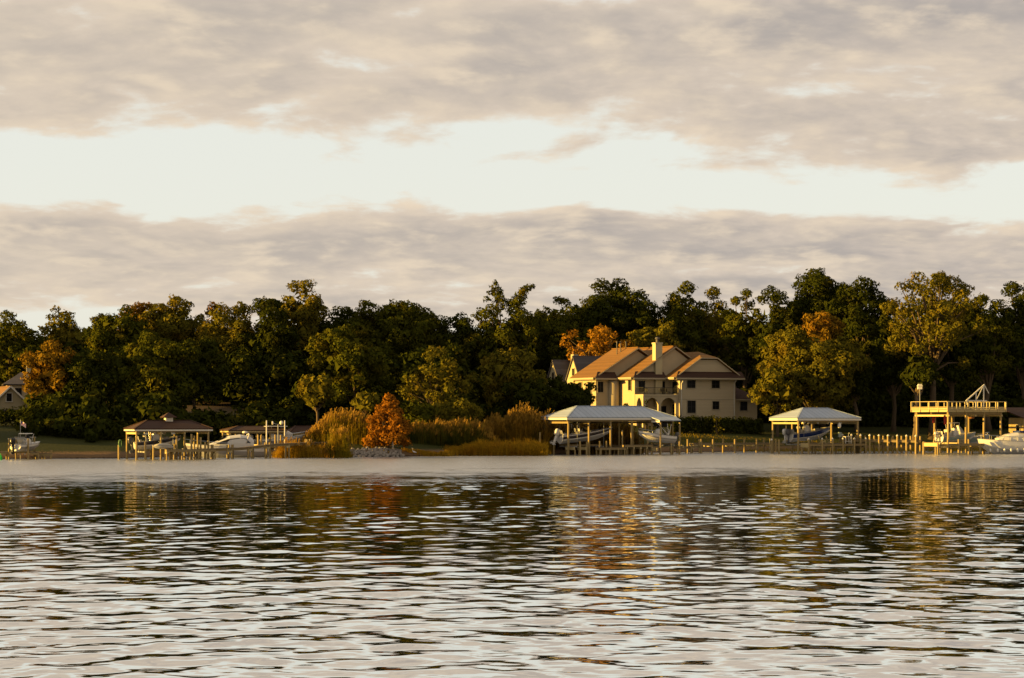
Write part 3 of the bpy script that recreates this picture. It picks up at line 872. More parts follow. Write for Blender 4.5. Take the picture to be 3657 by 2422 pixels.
# ---------------------------------------------------------------- the slate-roofed house behind
def slate_house():
    p = W(1976, 1285, 372)
    g = ground(p.x, p.y)
    h = thing('slate_house', 'grey slate-roofed house with two steep cream gables beyond the big house', 'house', (p.x, p.y, g), R(29))
    H = p.z - g
    for i, (x0, yo, top, L) in enumerate(((0, 0, H, 9.0), (1.2, -4.8, H + .6, 9.5))):
        b = MB(); b.prism([(yo - 2.7, -1), (yo + 2.7, -1), (yo + 2.7, top - 4.6), (yo, top - .15), (yo - 2.7, top - 4.6)], x0, x0 + L, 'x')
        b.build('wall', M_stucco2, h)
        m = MB()
        slab(m, [(x0 - .25, yo - 3.1, top - 5.2), (x0 + L, yo - 3.1, top - 5.2), (x0 + L, yo, top), (x0 - .25, yo, top)], .18)
        slab(m, [(x0 - .25, yo + 3.1, top - 5.2), (x0 - .25, yo, top), (x0 + L, yo, top), (x0 + L, yo + 3.1, top - 5.2)], .18)
        m.build('roof', M_slate, h)
        window_part(h, 'x', yo - .35, yo + .35, top - 3.4, top - 2.2, x0, -1, mull=0)
    c = MB(); c.box(2.6, 3.5, -2.4, -1.5, H - 4, H + .9); ch = c.build('chimney', M_stucco2, h)
    c = MB(); c.box(2.7, 3.0, -2.2, -1.7, H + .9, H + 1.4); c.build('chimney_pot', M_shingle, ch)
slate_house()

# ---------------------------------------------------------------- houses at the left edge
def left_houses():
    p = W(36, 1378, 320); g = ground(p.x, p.y)
    h = thing('gable_house', 'small cream house gable with white trim among the trees', 'house', (p.x, p.y, g), R(24))
    T = p.z - g
    b = MB(); b.prism([(-3.2, -1), (3.2, -1), (3.2, T - 3.1), (0, T - .2), (-3.2, T - 3.1)], 0, 8); b.build('wall', M_stucco2, h)
    m = MB(); slab(m, [(-3.8, -.4, T - 3.6), (0, -.4, T), (0, 8.3, T), (-3.8, 8.3, T - 3.6)], .18); slab(m, [(3.8, -.4, T - 3.6), (3.8, 8.3, T - 3.6), (0, 8.3, T), (0, -.4, T)], .18)
    m.build('roof', M_shingle, h)
    m = MB(); m.beam((-3.8, -.46, T - 3.7), (0, -.46, T - .1), .08, .24); m.beam((0, -.46, T - .1), (3.8, -.46, T - 3.7), .08, .24); m.build('bargeboard', M_white, h)
    window_part(h, 'y', -.55, .25, T - 2.3, T - 1.1, 0, frame=M_white)
    m = MB(); m.box(-3.1, 3.1, -1.5, -.02, T - 3.7, T - 3.5); m.build('porch_roof', M_slate, h)
    p = W(92, 1335, 334); g = ground(p.x, p.y)
    h = thing('hipped_house', 'taupe house with a dark hipped roof half hidden by the golden tree', 'house', (p.x, p.y, g), R(15))
    T = p.z - g
    b = MB(); b.box(-2.8, 3.6, 0, 7, -1, T - 1.6); b.build('wall', M_stucco, h)
    m = MB()
    A, B_, C, D_ = (-3.4, -.5, T - 1.6), (4.2, -.5, T - 1.6), (4.2, 7.5, T - 1.6), (-3.4, 7.5, T - 1.6); P1, P2 = (-.6, 3.5, T + .3), (1.4, 3.5, T + .3)
    for q in ([A, B_, P2, P1], [B_, C, P2], [C, D_, P1, P2], [D_, A, P1]): slab(m, q, .16)
    m.build('roof', M_slate, h)
    window_part(h, 'y', -1.6, -.6, T - 3.6, T - 2.2, 0)
    m = MB(); m.box(.2, .9, 2.2, 2.9, T - .6, T + 1.3); m.build('chimney', M_stucco2, h)
    m = MB(); m.box(1.9, 2.7, .9, 2.4, T - 1.3, T - .3); m.build('dormer', M_white, h)
left_houses()

# a pale roof glimpsed through the trees on the right
def far_house():
    p = W(2700, 1330, 402); g = ground(p.x, p.y)
    h = thing('far_house', 'pale roofed house glimpsed between the trees behind the low side wing', 'house', (p.x, p.y, g), R(20))
    T = p.z - g
    b = MB(); b.box(-4, 4, 0, 6, -1, T - 2.6); b.build('wall', M_stucco, h)
    m = MB()
    A, B_, C, D_ = (-4.6, -.6, T - 2.7), (4.6, -.6, T - 2.7), (4.6, 6.6, T - 2.7), (-4.6, 6.6, T - 2.7); P1, P2 = (-1.4, 3, T), (1.4, 3, T)
    for q in ([A, B_, P2, P1], [B_, C, P2], [C, D_, P1, P2], [D_, A, P1]): slab(m, q, .16)
    m.build('roof', M_slate, h)
    window_part(h, 'y', -1, 0.4, T - 4.6, T - 3.2, 0)
far_house()
# ---------------------------------------------------------------- docks and boathouses
M_pile = simple('weathered_piling', (0.48, 0.36, 0.16), 0.9, 0.25, 2.5, 0.4, 0.1, dirt=(0.12, 0.08, 0.04))
M_timber = simple('dock_timber', (0.36, 0.27, 0.13), 0.85, 0.2, 2.0, 0.3, 0.15)
M_timber_new = simple('pale_new_timber', (0.62, 0.50, 0.25), 0.8, 0.15, 2.0, 0.2, 0.15)
M_deck = banded('deck_boards', (0.26, 0.195, 0.115), (0.07, 0.05, 0.03), 0, 0.145, 0.85, 0.1, 0.25)
M_whitewood = simple('white_painted_wood', (0.62, 0.60, 0.54), 0.6, 0.08, 2)
M_galv = simple('galvanised_metal', (0.42, 0.42, 0.40), 0.45, 0.1, 2, 0, 0.5)
M_blk = simple('black_plastic', (0.015, 0.015, 0.017), 0.4, 0.1)
M_red = simple('red_fabric', (0.40, 0.035, 0.02), 0.8, 0.15)
M_lamp = simple('frosted_globe', (0.70, 0.68, 0.62), 0.35, 0.04)
M_wet = simple('wet_piling_foot', (0.05, 0.035, 0.02), 0.6, 0.2)

def pile_mesh():
    def mk():
        b = MB(); b.tube([(0, 0, 0), (0, 0, .5), (0, 0, 1)], [1.0, .97, .93], 10)
        return b.mesh('piling', M_pile, True)
    return shared('pile', mk)
def cap_mesh():
    def mk():
        b = MB(); b.tube([(0, 0, -.02), (0, 0, .05), (0, 0, .24)], [1.15, 1.15, .1], 10)
        return b.mesh('post_cap', M_whitewood, False)
    return shared('cap', mk)
def pile(parent, x, y, top, r=0.15, bottom=-1.6, cap=False, name='piling', tilt=0.0):
    o = put(name, pile_mesh(), parent, (x, y, bottom), rnd.random() * 6, (r, r, top - bottom))
    o.rotation_euler = (tilt + rnd.gauss(0, .006), rnd.gauss(0, .006), rnd.random() * 6)
    if cap:
        c = put('post_cap', cap_mesh(), parent, (x, y, top), 0, (r, r, 1))
    return o

def hip_roof(h, x0, x1, y0, y1, ze, zr, mat, fascia_mat, inset=None, th=.14, fh=.30):
    d = (y1 - y0) / 2; i = inset if inset is not None else d
    yc = (y0 + y1) / 2
    A, B_, C, D_ = (x0, y0, ze), (x1, y0, ze), (x1, y1, ze), (x0, y1, ze); P1, P2 = (x0 + i, yc, zr), (x1 - i, yc, zr)
    m = MB()
    for q in ([A, B_, P2, P1], [B_, C, P2], [C, D_, P1, P2], [D_, A, P1]): slab(m, q, th)
    ro = m.build('roof', mat, h)
    f = MB(); f.box(x0, x1, y0 + .02, y0 + .09, ze - fh, ze - .13); f.build('fascia', fascia_mat, ro)
    f = MB(); f.box(x0 + .02, x0 + .09, y0 + .1, y1 - .1, ze - fh, ze - .13); f.build('fascia', fascia_mat, ro)
    f = MB(); f.box(x0, x1, y1 - .09, y1 - .02, ze - fh, ze - .13); f.build('fascia', fascia_mat, ro)
    f = MB(); f.box(x1 - .09, x1 - .02, y0 + .1, y1 - .1, ze - fh, ze - .13); f.build('fascia', fascia_mat, ro)
    f = MB()
    for p, q in ((A, P1), (B_, P2), (C, P2), (D_, P1), (P1, P2)):
        f.beam(Vector(p) + Vector((0, 0, .03)), Vector(q) + Vector((0, 0, .03)), .22, .06)
    f.build('ridge_flashing', mat, ro)
    return ro

def deck_part(h, x0, x1, y0, y1, z, mat=None, edge=None, name='deck'):
    m = MB(); m.box(x0, x1, y0, y1, z - .06, z); m.build(name, mat or M_deck, h)
    m = MB()
    m.box(x0 + .03, x1 - .03, y0 + .02, y0 + .10, z - .32, z - .065); m.box(x0 + .03, x1 - .03, y1 - .10, y1 - .02, z - .32, z - .065)
    m.box(x0 + .02, x0 + .10, y0 + .11, y1 - .11, z - .32, z - .065); m.box(x1 - .10, x1 - .02, y0 + .11, y1 - .11, z - .32, z - .065)
    m.build('deck_frame', edge or M_timber, h)

def cross_beam(h, x, y0, y1, z, hgt=.28, mat=None):
    m = MB(); m.box(x - .07, x + .07, y0, y1, z - hgt, z); m.build('cross_beam', mat or M_timber_new, h)
def long_beam(h, x0, x1, y, z, hgt=.28, mat=None):
    m = MB(); m.box(x0, x1, y - .06, y + .06, z - hgt, z); m.build('beam', mat or M_timber, h)

def lift_cradle(h, x0, x1, y0, y1, z):
    """boat lift beams with bunks, hung by cables"""
    for x in (x0, x1):
        m = MB(); m.box(x - .06, x + .06, y0, y1, z - .18, z); m.build('lift_beam', M_galv, h)
    for y in (y0 + (y1 - y0) * .3, y0 + (y1 - y0) * .7):
        m = MB(); m.box(x0 - .6, x1 + .6, y - .08, y + .08, z + .002, z + .18); m.build('lift_bunk', M_timber, h)
def cable(h, x, y, z0, z1):
    m = MB(); m.tube([(x, y, z0), (x, y, z1)], .022, 6); m.build('lift_cable', M_galv, h)
def motor_box(h, x, y, z):
    m = MB(); m.tube([(x - .22, y, z), (x + .22, y, z)], .15, 10); m.box(x - .1, x + .1, y - .08, y + .08, z + .15, z + .32); m.build('lift_motor', M_whitewood, h)

# -------- the brown boathouse with the cupola
def boathouse_cupola():
    p = W(480, 1531, 263)
    h = thing('boathouse', 'brown hip-roofed boathouse with a small cupola at the end of a pier', 'boathouse', (p.x, p.y, 0), R(25))
    ze, zr = 3.78, 4.78
    ro = hip_roof(h, 0, 9.9, 0, 5.0, ze, zr, M_shingle_dk, M_whitewood, inset=2.2)
    m = MB(); m.box(4.55, 5.45, 2.15, 3.05, zr - .4, zr + .42); m.build('cupola', M_whitewood, ro)
    m = MB()
    A, B_, C, D_ = (4.15, 1.75, zr + .4), (5.85, 1.75, zr + .4), (5.85, 3.45, zr + .4), (4.15, 3.45, zr + .4); T = (5.0, 2.6, zr + 1.0)
    for q in ([A, B_, T], [B_, C, T], [C, D_, T], [D_, A, T]): slab(m, q, .1)
    m.build('cupola_roof', M_shingle_dk, ro)
    for x in (.35, 3.4, 6.4, 9.4):
        for y in (.35, 4.8): pile(h, x, y, ze - .25, .13)
    for x in (.35, 9.4): long_beam(h, .2, 9.7, .35 if x < 1 else 4.8, ze - .2, .26)
    for x in (.35, 3.4, 6.4, 9.4): cross_beam(h, x, .2, 5.0, ze - .46, .24)
    # short outer posts
    for (x, y, t) in ((-.9, 3.9, 1.75), (1.45, .2, 2.2), (2.45, .3, 1.75), (5.2, -.4, 2.9), (7.0, -.5, 3.1), (7.45, -.3, 2.9), (8.2, -.4, 2.7), (4.35, -.3, 1.9), (8.7, -.6, 2.1)):
        pile(h, x, y, t, .13)
    deck_part(h, 3.6, 9.9, -1.4, -.2, 1.25)
    for x in (3.7, 4.6, 5.6, 6.6, 7.7, 8.8, 9.8):
        for y in (-1.25, -.35): pile(h, x, y, 1.2 - .06, .11)
        cross_beam(h, x, -1.4, -.2, .93, .22)
    lift_cradle(h, 1.6, 5.0, .7, 4.5, 1.0)
    for x in (1.6, 5.0):
        for y in (.6, 4.5): cable(h, x, y, 1.0, ze - .7); motor_box(h, x, y, ze - .6)
    return h
BH1 = boathouse_cupola()

# -------- the low brown boathouse behind the cruiser
def boathouse_low():
    p = W(816, 1537, 288)
    h = thing('boathouse', 'low brown-roofed boathouse behind the moored cruiser', 'boathouse', (p.x, p.y, 0), R(20))
    ze, zr = 3.45, 4.0
    hip_roof(h, 0, 8.0, 0, 5.2, ze, zr, M_shingle_dk, M_timber_new, inset=1.9)
    for x in (.3, 2.1, 3.9, 5.7, 7.6):
        for y in (.3, 4.9): pile(h, x, y, ze - .22, .13)
    for y in (.3, 4.9): long_beam(h, .15, 7.8, y, ze - .2, .26)
    for x in (.3, 7.6): cross_beam(h, x, .2, 5.1, ze - .46, .24)
    deck_part(h, 0, 8.0, 5.0, 6.4, 1.2)
    for x in (.2, 2.7, 5.2, 7.8):
        for y in (5.2, 6.2): pile(h, x, y, 1.15, .12)
    # the roof of its neighbour
    p = W(1032, 1548, 296)
    h2 = thing('boathouse', 'small dark-roofed boathouse close behind the yellow reeds', 'boathouse', (p.x, p.y, 0), R(20))
    hip_roof(h2, 0, 5.5, 0, 5.0, 3.1, 4.0, M_shingle_dk, M_timber_new, inset=1.6)
    for x in (.3, 2.7, 5.2):
        for y in (.3, 4.7): pile(h2, x, y, 2.9, .12)
boathouse_low()

# -------- boat lift with tall poles right of the cruiser
def pole_lift():
    p = W(952, 1628, 284)
    h = thing('boat_lift', 'boat lift with two tall white guide poles right of the cruiser', 'boat lift', (p.x, p.y, 0), R(18))
    for (x, y) in ((0, 0), (2.45, .1)):
        m = MB(); m.tube([(x, y, -1.5), (x, y, 1.2), (x, y, 4.75)], [.12, .09, .08], 10); m.build('guide_pole', M_whitewood, h, smooth=True)
    for (x, y, t) in ((-1.2, -.6, 2.9), (-.1, 3.2, 2.8), (1.05, -.5, 2.9), (2.6, 3.2, 2.8), (3.9, .2, 2.2)): pile(h, x, y, t, .13)
    m = MB(); m.box(-1.3, 3.0, -.15, -.02, 1.15, 1.4); m.build('beam', M_timber, h)
    cross_beam(h, -1.2, -.6, 3.4, 1.6); cross_beam(h, 2.6, -.5, 3.4, 1.6)
    # floodlight pair on a post
    p2 = W(993, 1545, 287)
    f = thing('dock_floodlight', 'twin round white floodlights on a post above the boat lift', 'floodlight', (p2.x, p2.y, 0))
    m = MB(); m.tube([(0, 0, -1.5), (0, 0, 4.3)], .06, 8); m.tube([(-.55, 0, 4.35), (0, 0, 4.2), (.35, 0, 4.45)], .045, 6); m.build('post', M_galv, f)
    m = MB(); m.ball((.45, -.05, 4.42), .27, .24, .27); m.build('lamp', M_lamp, f, smooth=True)
    m = MB(); m.loft([oval((-.55 + .0, 0, 4.36), .05, .05, plane='yz'), oval((-.62, 0, 4.38), .20, .20, plane='yz'), oval((-.80, 0, 4.42), .24, .24, plane='yz')]); m.build('lamp', M_lamp, f, smooth=True)
pole_lift()

# -------- pier from the cupola boathouse up to the reeds
def reed_pier():
    pts = [W(735, 1604, 268), W(860, 1600, 271), W(965, 1587, 274), W(1100, 1581, 277.5), W(1178, 1580, 280)]
    h = thing('pier', 'narrow timber pier sloping up from the cupola boathouse into the reeds', 'pier', (pts[0].x, pts[0].y, 0))
    o = Vector((pts[0].x, pts[0].y, 0))
    L = [q - o for q in pts]
    m = MB()
    for a, b in zip(L[:-1], L[1:]): m.beam(a, b, 1.2, .10)
    m.build('deck', M_deck, h)
    for s in (-.55, .55):
        m = MB()
        for a, b in zip(L[:-1], L[1:]): m.beam(a + Vector((0, s, -.18)), b + Vector((0, s, -.18)), .08, .24)
        m.build('stringer', M_timber, h)
    for u, ex in ((758, .55), (814, .5), (830, .5), (887, .0), (902, .0), (950, .35), (964, .35), (1021, 0), (1034, 0), (1094, .5), (1108, .5), (1160, 0), (1172, 0)):
        Yp = np.interp(u, [735, 860, 965, 1100, 1178], [268, 271, 274, 277.5, 280]); vv = np.interp(u, [735, 860, 965, 1100, 1178], [1604, 1600, 1587, 1581, 1580])
        q = W(u, vv, Yp) - o
        pile(h, q.x, q.y - .62, q.z + ex - .05, .11); pile(h, q.x, q.y + .66, q.z + ex - .05, .11)
    for u in (822, 894, 957, 1028, 1101, 1166):
        Yp = np.interp(u, [735, 860, 965, 1100, 1178], [268, 271, 274, 277.5, 280]); vv = np.interp(u, [735, 860, 965, 1100, 1178], [1604, 1600, 1587, 1581, 1580])
        q = W(u, vv, Yp) - o
        m = MB(); m.box(q.x - .35, q.x + .35, q.y - .70, q.y - .52, q.z - .52, q.z - .28); m.build('pile_cap_beam', M_timber_new, h)
reed_pier()

# -------- the long pale-roofed boathouse
def boathouse_long():
    p = W(2025, 1492, 297)
    h = thing('boathouse', 'long pale metal-roofed boathouse sheltering a dark-sided boat', 'boathouse', (p.x, p.y, 0), R(27))
    ze, zr = 5.2, 6.75
    ro = hip_roof(h, 0, 17.6, 0, 7.6, ze, zr, M_metal_roof, M_whitewood, inset=3.6, fh=.38)
    m = MB(); slab(m, [(13.4, -2.3, ze - .42), (16.9, -2.3, ze - .42), (17.5, .1, ze + .04), (13.4, .1, ze + .04)], .12); m.build('porch_roof', M_metal_roof, ro)
    m = MB(); m.box(13.42, 13.5, -2.25, .0, ze - .75, ze - .5); m.build('fascia', M_whitewood, ro)
    for x in (.4, 3.7, 7.1, 10.4, 13.7, 17.1):
        for y in (.4, 7.2): pile(h, x, y, ze - .3, .15)
    for x in (10.4, 13.7, 17.1): pile(h, x, 3.8, ze - .3, .14)
    pile(h, 13.7, -2.0, ze - .7, .13); pile(h, 16.8, -2.0, ze - .7, .13)
    for y in (.4, 7.2): long_beam(h, .2, 17.4, y, ze - .32, .28)
    for x in (.4, 3.7, 7.1, 10.4, 13.7, 17.1): cross_beam(h, x, .3, 7.3, ze - .62, .26, M_timber)
    # short posts and low fenders
    for (x, y, t) in ((-1.3, 5.6, 3.1), (.2, 4.2, 2.0), (1.9, -.3, 1.9), (3.0, -.2, 1.8), (5.0, -.2, 1.9), (6.2, .0, 1.9), (9.3, 1.0, 3.4), (9.0, 7.0, 3.0), (11.9, 2.5, 3.3), (12.8, 0, 3.0), (15.2, -2.4, 1.6), (17.6, -.6, 1.5)):
        pile(h, x, y, t, .12)
    for (x, y0, y1, z) in ((-1.3, 5.4, 7.6, 1.15), (-1.3, 5.5, 7.5, .95), (.9, -.5, 2.0, 1.1), (2.6, -.7, 1.7, 1.1), (13.0, -2.4, -.1, .9), (17.3, -2.2, -.5, 1.3)):
        cross_beam(h, x, y0, y1, z, .42)
    for (x, y0, y1) in ((.9, -.4, 1.9), (2.6, -.6, 1.6)):
        for y in (y0, y1): pile(h, x + .12, y, .72, .10)
    # dock along the front right and across the middle
    deck_part(h, 4.4, 8.6, -1.3, .0, 1.0)
    deck_part(h, 8.62, 13.2, -.9, .9, 1.35)
    deck_part(h, 8.9, 10.2, .95, 7.4, 1.3)
    for x in (4.6, 6.0, 7.4, 8.4):
        for y in (-1.2, -.1): pile(h, x, y, .92, .11)
    for x in (9.0, 10.1, 11.2, 12.2, 13.0):
        for y in (-.75, .75): pile(h, x, y, 1.27, .11)
        cross_beam(h, x, -.95, .95, 1.02, .26)
    lift_cradle(h, 2.2, 6.4, 1.2, 6.2, 1.2)
    for x in (2.2, 6.4):
        for y in (1.1, 6.2): cable(h, x, y, 1.2, ze - .7)
    lift_cradle(h, 14.4, 16.2, -1.6, 3.4, 1.35)
    return h
BH3 = boathouse_long()

# -------- walkway from the long boathouse to the blue boat's boathouse
def walkway():
    YA, YB = 316, 323
    a = W(2470, 1584, YA); b = W(2790, 1582, YB)
    o = Vector((a.x, a.y, 0))
    h = thing('pier', 'timber walkway on paired posts between the two pale-roofed boathouses', 'pier', o)
    A, B_ = a - o, b - o
    m = MB(); m.beam(A, B_, 1.3, .1); m.build('deck', M_deck, h)
    d = (B_ - A).normalized(); n = Vector((-d.y, d.x, 0))
    for s in (-.6, .6):
        m = MB(); m.beam(A + n * s + Vector((0, 0, -.17)), B_ + n * s + Vector((0, 0, -.17)), .08, .22); m.build('stringer', M_timber, h)
    Ln = (B_ - A).length
    for f_ in (.02, .17, .41, .65, .87):
        q = A + d * Ln * f_
        for s in (-.8, .8):
            w_ = q + n * s; pile(h, w_.x - s * .55, w_.y, w_.z + .62, .14)
        m = MB(); m.beam(q + n * -.95 + Vector((0, 0, -.34)), q + n * .95 + Vector((0, 0, -.34)), .30, .26); m.build('cross_beam', M_timber_new, h)
    # low landing and bench next to the long boathouse
    p = W(2425, 1600, 312)
    g = thing('dock', 'low landing stage with short posts at the walkway foot', 'dock', (p.x, p.y, 0), R(10))
    deck_part(g, -.6, 1.7, -.7, .8, .98); deck_part(g, 1.75, 3.2, -.5, .9, 1.05)
    for (x, y, t) in ((-.5, -.8, 1.6), (.3, .9, 1.6), (.9, -.6, .9), (1.6, -.8, 1.5), (2.2, .9, 1.2), (3.1, -.6, 1.7), (-1.2, .2, 1.7)): pile(g, x, y, t, .12)
    cross_beam(g, -1.2, -.6, .7, .95, .3); cross_beam(g, 1.95, -.5, .9, .8, .3)
walkway()

# -------- the pale-roofed boathouse with the blue boat
def boathouse_blue():
    p = W(2848, 1492, 308)
    h = thing('boathouse', 'pale metal-roofed boathouse sheltering the blue boat', 'boathouse', (p.x, p.y, 0), R(27))
    ze, zr = 5.12, 6.55
    hip_roof(h, 0, 11.1, 0, 7.2, ze, zr, M_metal_roof, M_whitewood, inset=3.4, fh=.40)
    for x in (.35, 10.7):
        for y in (.35, 6.8): pile(h, x, y, ze - .3, .16)
    for x in (3.8, 7.3): pile(h, x, 6.8, ze - .3, .15)
    for y in (.35, 6.8): long_beam(h, .2, 10.9, y, ze - .34, .30)
    for x in (.35, 5.5, 10.7): cross_beam(h, x, .3, 6.9, ze - .65, .26)
    deck_part(h, .6, 11.0, -1.8, .0, 1.42)
    deck_part(h, 8.6, 10.6, .05, 6.9, 1.42)
    m = MB(); m.box(.55, .6, -1.85, .05, .95, 1.5); m.build('end_board', M_timber_new, h)
    for x in (.7, 3.0, 4.8, 6.6, 8.6, 10.6):
        for y, cp in ((-1.75, True), (-.1, False)): pile(h, x, y, 2.05 if cp else 1.35, .14, cap=cp)
        cross_beam(h, x, -1.8, 0, 1.08, .24)
    for (x, y, t) in ((-2.0, 3.6, 1.9), (-1.4, 2.6, 2.0)): pile(h, x, y, t, .15, cap=(x < -1.9))
    lift_cradle(h, 2.0, 6.4, 1.4, 5.8, 1.35)
    for x in (2.0, 6.4):
        for y in (1.3, 5.8): cable(h, x, y, 1.35, ze - .7); motor_box(h, x, y, ze - .62)
    for (x, y) in ((3.4, 2.2), (5.2, 2.4), (8.2, 1.0)):
        m = MB(); m.ball((x, y, ze - .7), .17, .17, .2); m.build('hanging_lamp', M_lamp, h, smooth=True)
    # hanging white fender
    q = h.matrix_basis @ Vector((7.6, .5, ze - .55))
    t = thing('fender', 'white boat fender hanging under the blue boat boathouse roof', 'fender', q)
    m = MB(); m.loft([oval((0, 0, z), r, r, plane='xy') for z, r in ((-.95, .05), (-.9, .2), (-.6, .27), (-.25, .2), (-.15, .06))]); m.build('body', M_lamp, t, smooth=True)
    m = MB(); m.tube([(0, 0, -.15), (0, 0, .3)], .02, 6); m.build('rope', M_timber, t)
    # two deck chairs with fan backs
    for i, (x, rz) in enumerate(((3.6, -25), (4.9, -20))):
        q = h.matrix_basis @ Vector((x, -1.0, 1.42))
        c = thing('deck_chair', 'fan-backed timber deck chair ' + ('nearer the blue boat stern' if i == 0 else 'nearer the fish-cleaning table'), 'chair', q, R(27 + rz + 90), 'chairs on the blue boat dock')
        m = MB(); slab(m, [(-.32, -.4, .38), (.32, -.4, .38), (.32, .3, .24), (-.32, .3, .24)], .03); m.build('seat', M_timber_new, c)
        for k in range(5):
            xx = -.26 + k * .13
            m = MB(); m.beam((xx * .8, .25, .25), (xx * 1.35, .62, 1.12 - abs(k - 2) * .07), .11, .025, up=(0, 1, .4)); m.build('back_slat', M_timber_new, c)
        for s in (-.4, .4):
            m = MB(); m.box(s - .06, s + .06, -.45, .45, .54, .57); m.build('armrest', M_timber_new, c)
            m = MB(); m.box(s - .03, s + .03, -.42, -.34, 0, .54); m.build('leg', M_timber_new, c)
            m = MB(); m.beam((s * .85, -.38, .34), (s * .85, .6, .03), .04, .10); m.build('leg', M_timber_new, c)
    # fish-cleaning table
    q = h.matrix_basis @ Vector((7.9, -1.0, 1.42))
    c = thing('cleaning_table', 'white fish-cleaning table with a tap on the blue boat dock', 'table', q, R(27))
    m = MB(); m.box(-.55, .55, -.35, .35, .95, 1.02); m.build('top', M_whitewood, c)
    m = MB(); m.box(-.5, .5, -.3, .3, .28, .33); m.build('shelf', M_whitewood, c)
    for x in (-.48, .48):
        for y in (-.28, .28): m = MB(); m.box(x - .05, x + .05, y - .05, y + .05, 0, .95); m.build('leg', M_whitewood, c)
    m = MB(); m.tube([(.4, .25, 1.02), (.4, .25, 1.5), (.4, .05, 1.55), (.4, 0, 1.4)], .03, 8); m.build('tap', M_galv, c)
    q = h.matrix_basis @ Vector((7.75, .6, 1.42))
    c = thing('dock_box', 'pale green utility box on a post by the cleaning table', 'utility box', q, R(27))
    m = MB(); m.box(-.22, .22, -.15, .15, .9, 1.6); m.build('box', simple('pale_green_paint', (.32, .40, .38), .5), c)
    m = MB(); m.box(-.06, .06, -.05, .05, 0, .9); m.build('post', M_timber, c)
    # ice chest on the left corner
    q = W(2755, 1590, 317)
    c = thing('dock_ladder', 'small timber boarding ladder at the boathouse corner', 'ladder', (q.x, q.y, 0), R(20))
    for s in (-.25, .25): m = MB(); m.box(s - .04, s + .04, -.04, .04, -.8, 2.1); m.build('rail', M_timber_new, c)
    for z in (.2, .55, .9, 1.25, 1.6, 1.95): m = MB(); m.box(-.21, .21, -.03, .03, z - .03, z + .03); m.build('rung', M_timber_new, c)
boathouse_blue()

# -------- capped walkway to the two-level dock
def walkway2():
    a = W(3005, 1569, 313.5); b = W(3290, 1573, 309)
    o = Vector((a.x, a.y, 0))
    h = thing('pier', 'timber walkway with white-capped posts leading to the two-level dock', 'pier', o)
    A, B_ = a - o, b - o
    m = MB(); m.beam(A, B_, 1.3, .1); m.build('deck', M_deck, h)
    d = (B_ - A).normalized(); n = Vector((-d.y, d.x, 0))
    for s in (-.6, .6):
        m = MB(); m.beam(A + n * s + Vector((0, 0, -.19)), B_ + n * s + Vector((0, 0, -.19)), .09, .26); m.build('stringer', M_timber, h)
    Ln = (B_ - A).length
    for i in range(9):
        q = A + d * Ln * (.04 + i * .115)
        for s in (-.8, .8):
            w_ = q + n * s; pile(h, w_.x + s * (o.x + w_.x) / o.y, w_.y, w_.z + .58, .15, cap=(s < 0))
        m = MB(); m.beam(q + n * -.92 + Vector((0, 0, -.36)), q + n * .92 + Vector((0, 0, -.36)), .16, .24); m.build('cross_beam', M_timber, h)
walkway2()

